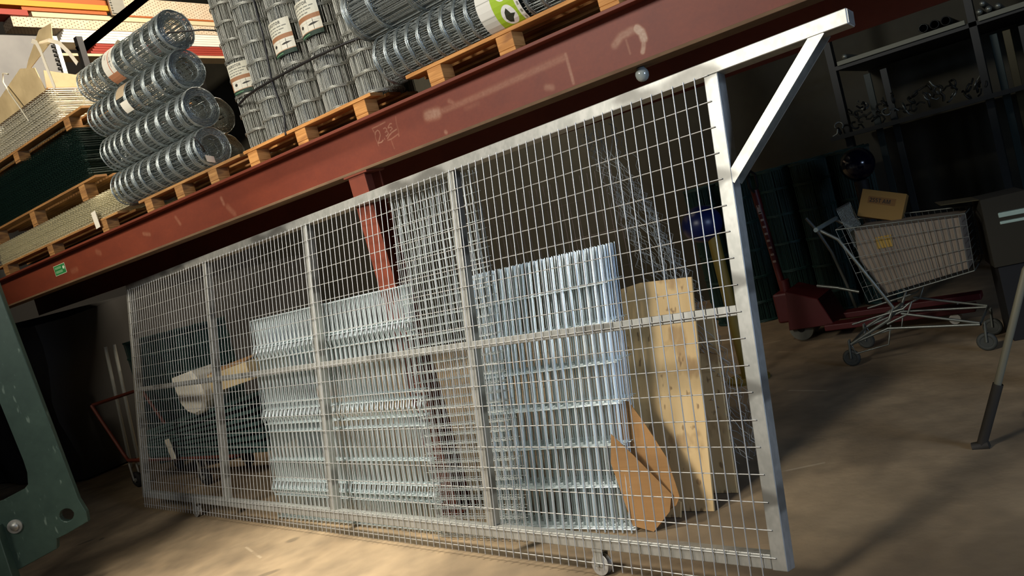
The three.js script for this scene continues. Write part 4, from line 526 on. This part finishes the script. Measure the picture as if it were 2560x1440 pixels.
// ------------------------------------------------------------------ cardboard, paper bands and wire baskets on the top left pile
{
  const Y = 3.64, b = thing('cardboard_box', 'torn open cardboard box on the topmost cream panels at the left', 'box', [-6.45, Y, -0.72]);
  new MB().box(0, 1.05, 0, 0.012, -0.4, 0).build('bottom', M.card, b); const f = new MB().geo(extrude([[0, 0], [1.02, 0], [0.98, 0.2], [0.75, 0.27], [0.1, 0.16], [0, 0.14]], 0.006)).build('front_wall', M.cardPale, b); f.rotation.x = 0.06; const rw = new MB().geo(extrude([[0, 0], [0.38, 0], [0.37, 0.1], [0.02, 0.16]], 0.006)).build('side_wall', M.cardPale, b); rw.position.set(1.03, 0, 0); rw.rotation.y = Math.PI / 2 - 0.05; new MB().box(0, 1.02, 0, 0.1, -0.4, -0.394).build('rear_wall', M.cardPale, b);
  const fl = new MB().geo(extrude([[0, 0], [0.46, 0.04], [0.48, 0.2], [0.3, 0.26], [0.08, 0.1]], 0.005)).build('flap', M.cardPale, b); fl.position.set(0.72, 0.22, -0.02); fl.rotation.set(-0.3, 0.1, 0.3);
  const k2 = new MB().geo(extrude([[0, 0], [0.46, 0.0], [0.4, 0.42], [0.17, 0.46], [0.02, 0.2]], 0.006)).build('cardboard_scrap', M.card); k2.position.set(-6.0, Y + 0.006, -1.6); k2.rotation.set(-0.1, 0.5, 0); tag(k2, 'brown cardboard scrap sticking up behind the wire baskets', 'cardboard');
  const paper = mat({ color: 0xefe9d8, roughness: 0.7, side: THREE.DoubleSide });
  const band = (name, label, pts, wd) => { const m = new MB(); for (let k = 0; k < pts.length - 1; k++) { const [a, c] = [pts[k], pts[k + 1]], o = V(wd, 0, wd * 0.3); m.quad(a, a.clone().add(o), c.clone().add(o), c); m.quad(a.clone().add(V(0, 0, -0.003)), c.clone().add(V(0, 0, -0.003)), c.clone().add(o).add(V(0, 0, -0.003)), a.clone().add(o).add(V(0, 0, -0.003))); } const q = m.build(name, paper); return tag(q, label, 'paper band'); };
  band('paper_band', 'long white paper band hanging over the box corner onto the cream panels', [V(-5.4, 4.02, -0.7), V(-5.3, 3.97, -0.68), V(-5.25, 3.88, -0.67), V(-5.22, 3.76, -0.66), V(-5.2, 3.64, -0.66), V(-5.18, 3.56, -0.655)], 0.09);
  band('paper_band', 'shorter white paper band curling over the wire baskets', [V(-5.34, 3.98, -0.72), V(-5.18, 3.95, -0.72), V(-5.02, 3.87, -0.71), V(-4.9, 3.75, -0.7), V(-4.83, 3.64, -0.7)], 0.08);
  const cord = new MB().path([V(-5.93, 3.94, -0.7), V(-6.0, 3.97, -0.69), V(-6.02, 3.9, -0.68), V(-5.94, 3.78, -0.67), V(-5.84, 3.62, -0.67), V(-5.76, 3.48, -0.67)], 0.007, 5).build('plastic_cord', mat({ color: 0xd8d2bc, roughness: 0.6 })); tag(cord, 'pale plastic cord hanging down the front of the top cream panels', 'cord');
  [0, 1, 2, 3].forEach((k) => { const m = new MB(); for (let x = 0; x <= 0.6; x += 0.06) m.rod(V(x, 0, 0), V(x, 0, -0.4), 0.003, 4); for (let z = 0; z <= 0.4; z += 0.05) m.rod(V(0, 0, -z), V(0.6, 0, -z), 0.003, 4); for (let x = 0; x <= 0.6; x += 0.06) m.rod(V(x, 0, 0), V(x, 0.05, 0), 0.003, 4); for (const z of [0, -0.4]) m.rod(V(0, 0.05, z), V(0.6, 0.05, z), 0.004, 4); for (let z = 0; z <= 0.4; z += 0.05) m.rod(V(0.6, 0, -z), V(0.6, 0.05, -z), 0.003, 4); m.rod(V(0.6, 0.05, 0), V(0.6, 0.05, -0.4), 0.004, 4); const o = m.build('wire_tray', M.creamWhite); o.position.set(-6.02 + k * 0.015, Y + 0.006 + k * 0.056, -1.16); tag(o, ['lowest', 'second', 'third', 'topmost'][k] + ' white wire tray of the small pile beside the cardboard box', 'wire tray', 'white wire trays'); });
  const bag = new MB().geo(extrude([[0.02, 0], [0.28, 0], [0.3, 0.36], [0.2, 0.43], [0.02, 0.38]], 0.16, 0.02)).build('white_packet', M.paper); bag.position.set(-5.66, Y + 0.026, -1.66); tag(bag, 'white packet with a green corner behind the wire trays', 'packet'); sub('green_corner', new MB().box(0.2, 0.29, 0.32, 0.4, 0.17, 0.185, 0.004).hull(), mat({ color: 0x2f6a48, roughness: 0.6 }), bag, 'green corner');
}
// small white tags on the left goods
{ const o = new MB().box(-0.035, 0.035, -0.075, 0.06, 0, 0.003).build('paper_tag', M.paper); o.position.set(-5.16, 2.5, -0.66); o.rotation.z = 0.08; tag(o, 'white paper tag hanging from the cream panels in front of the pallet block', 'tag'); }
renderer.render(scene, camera);
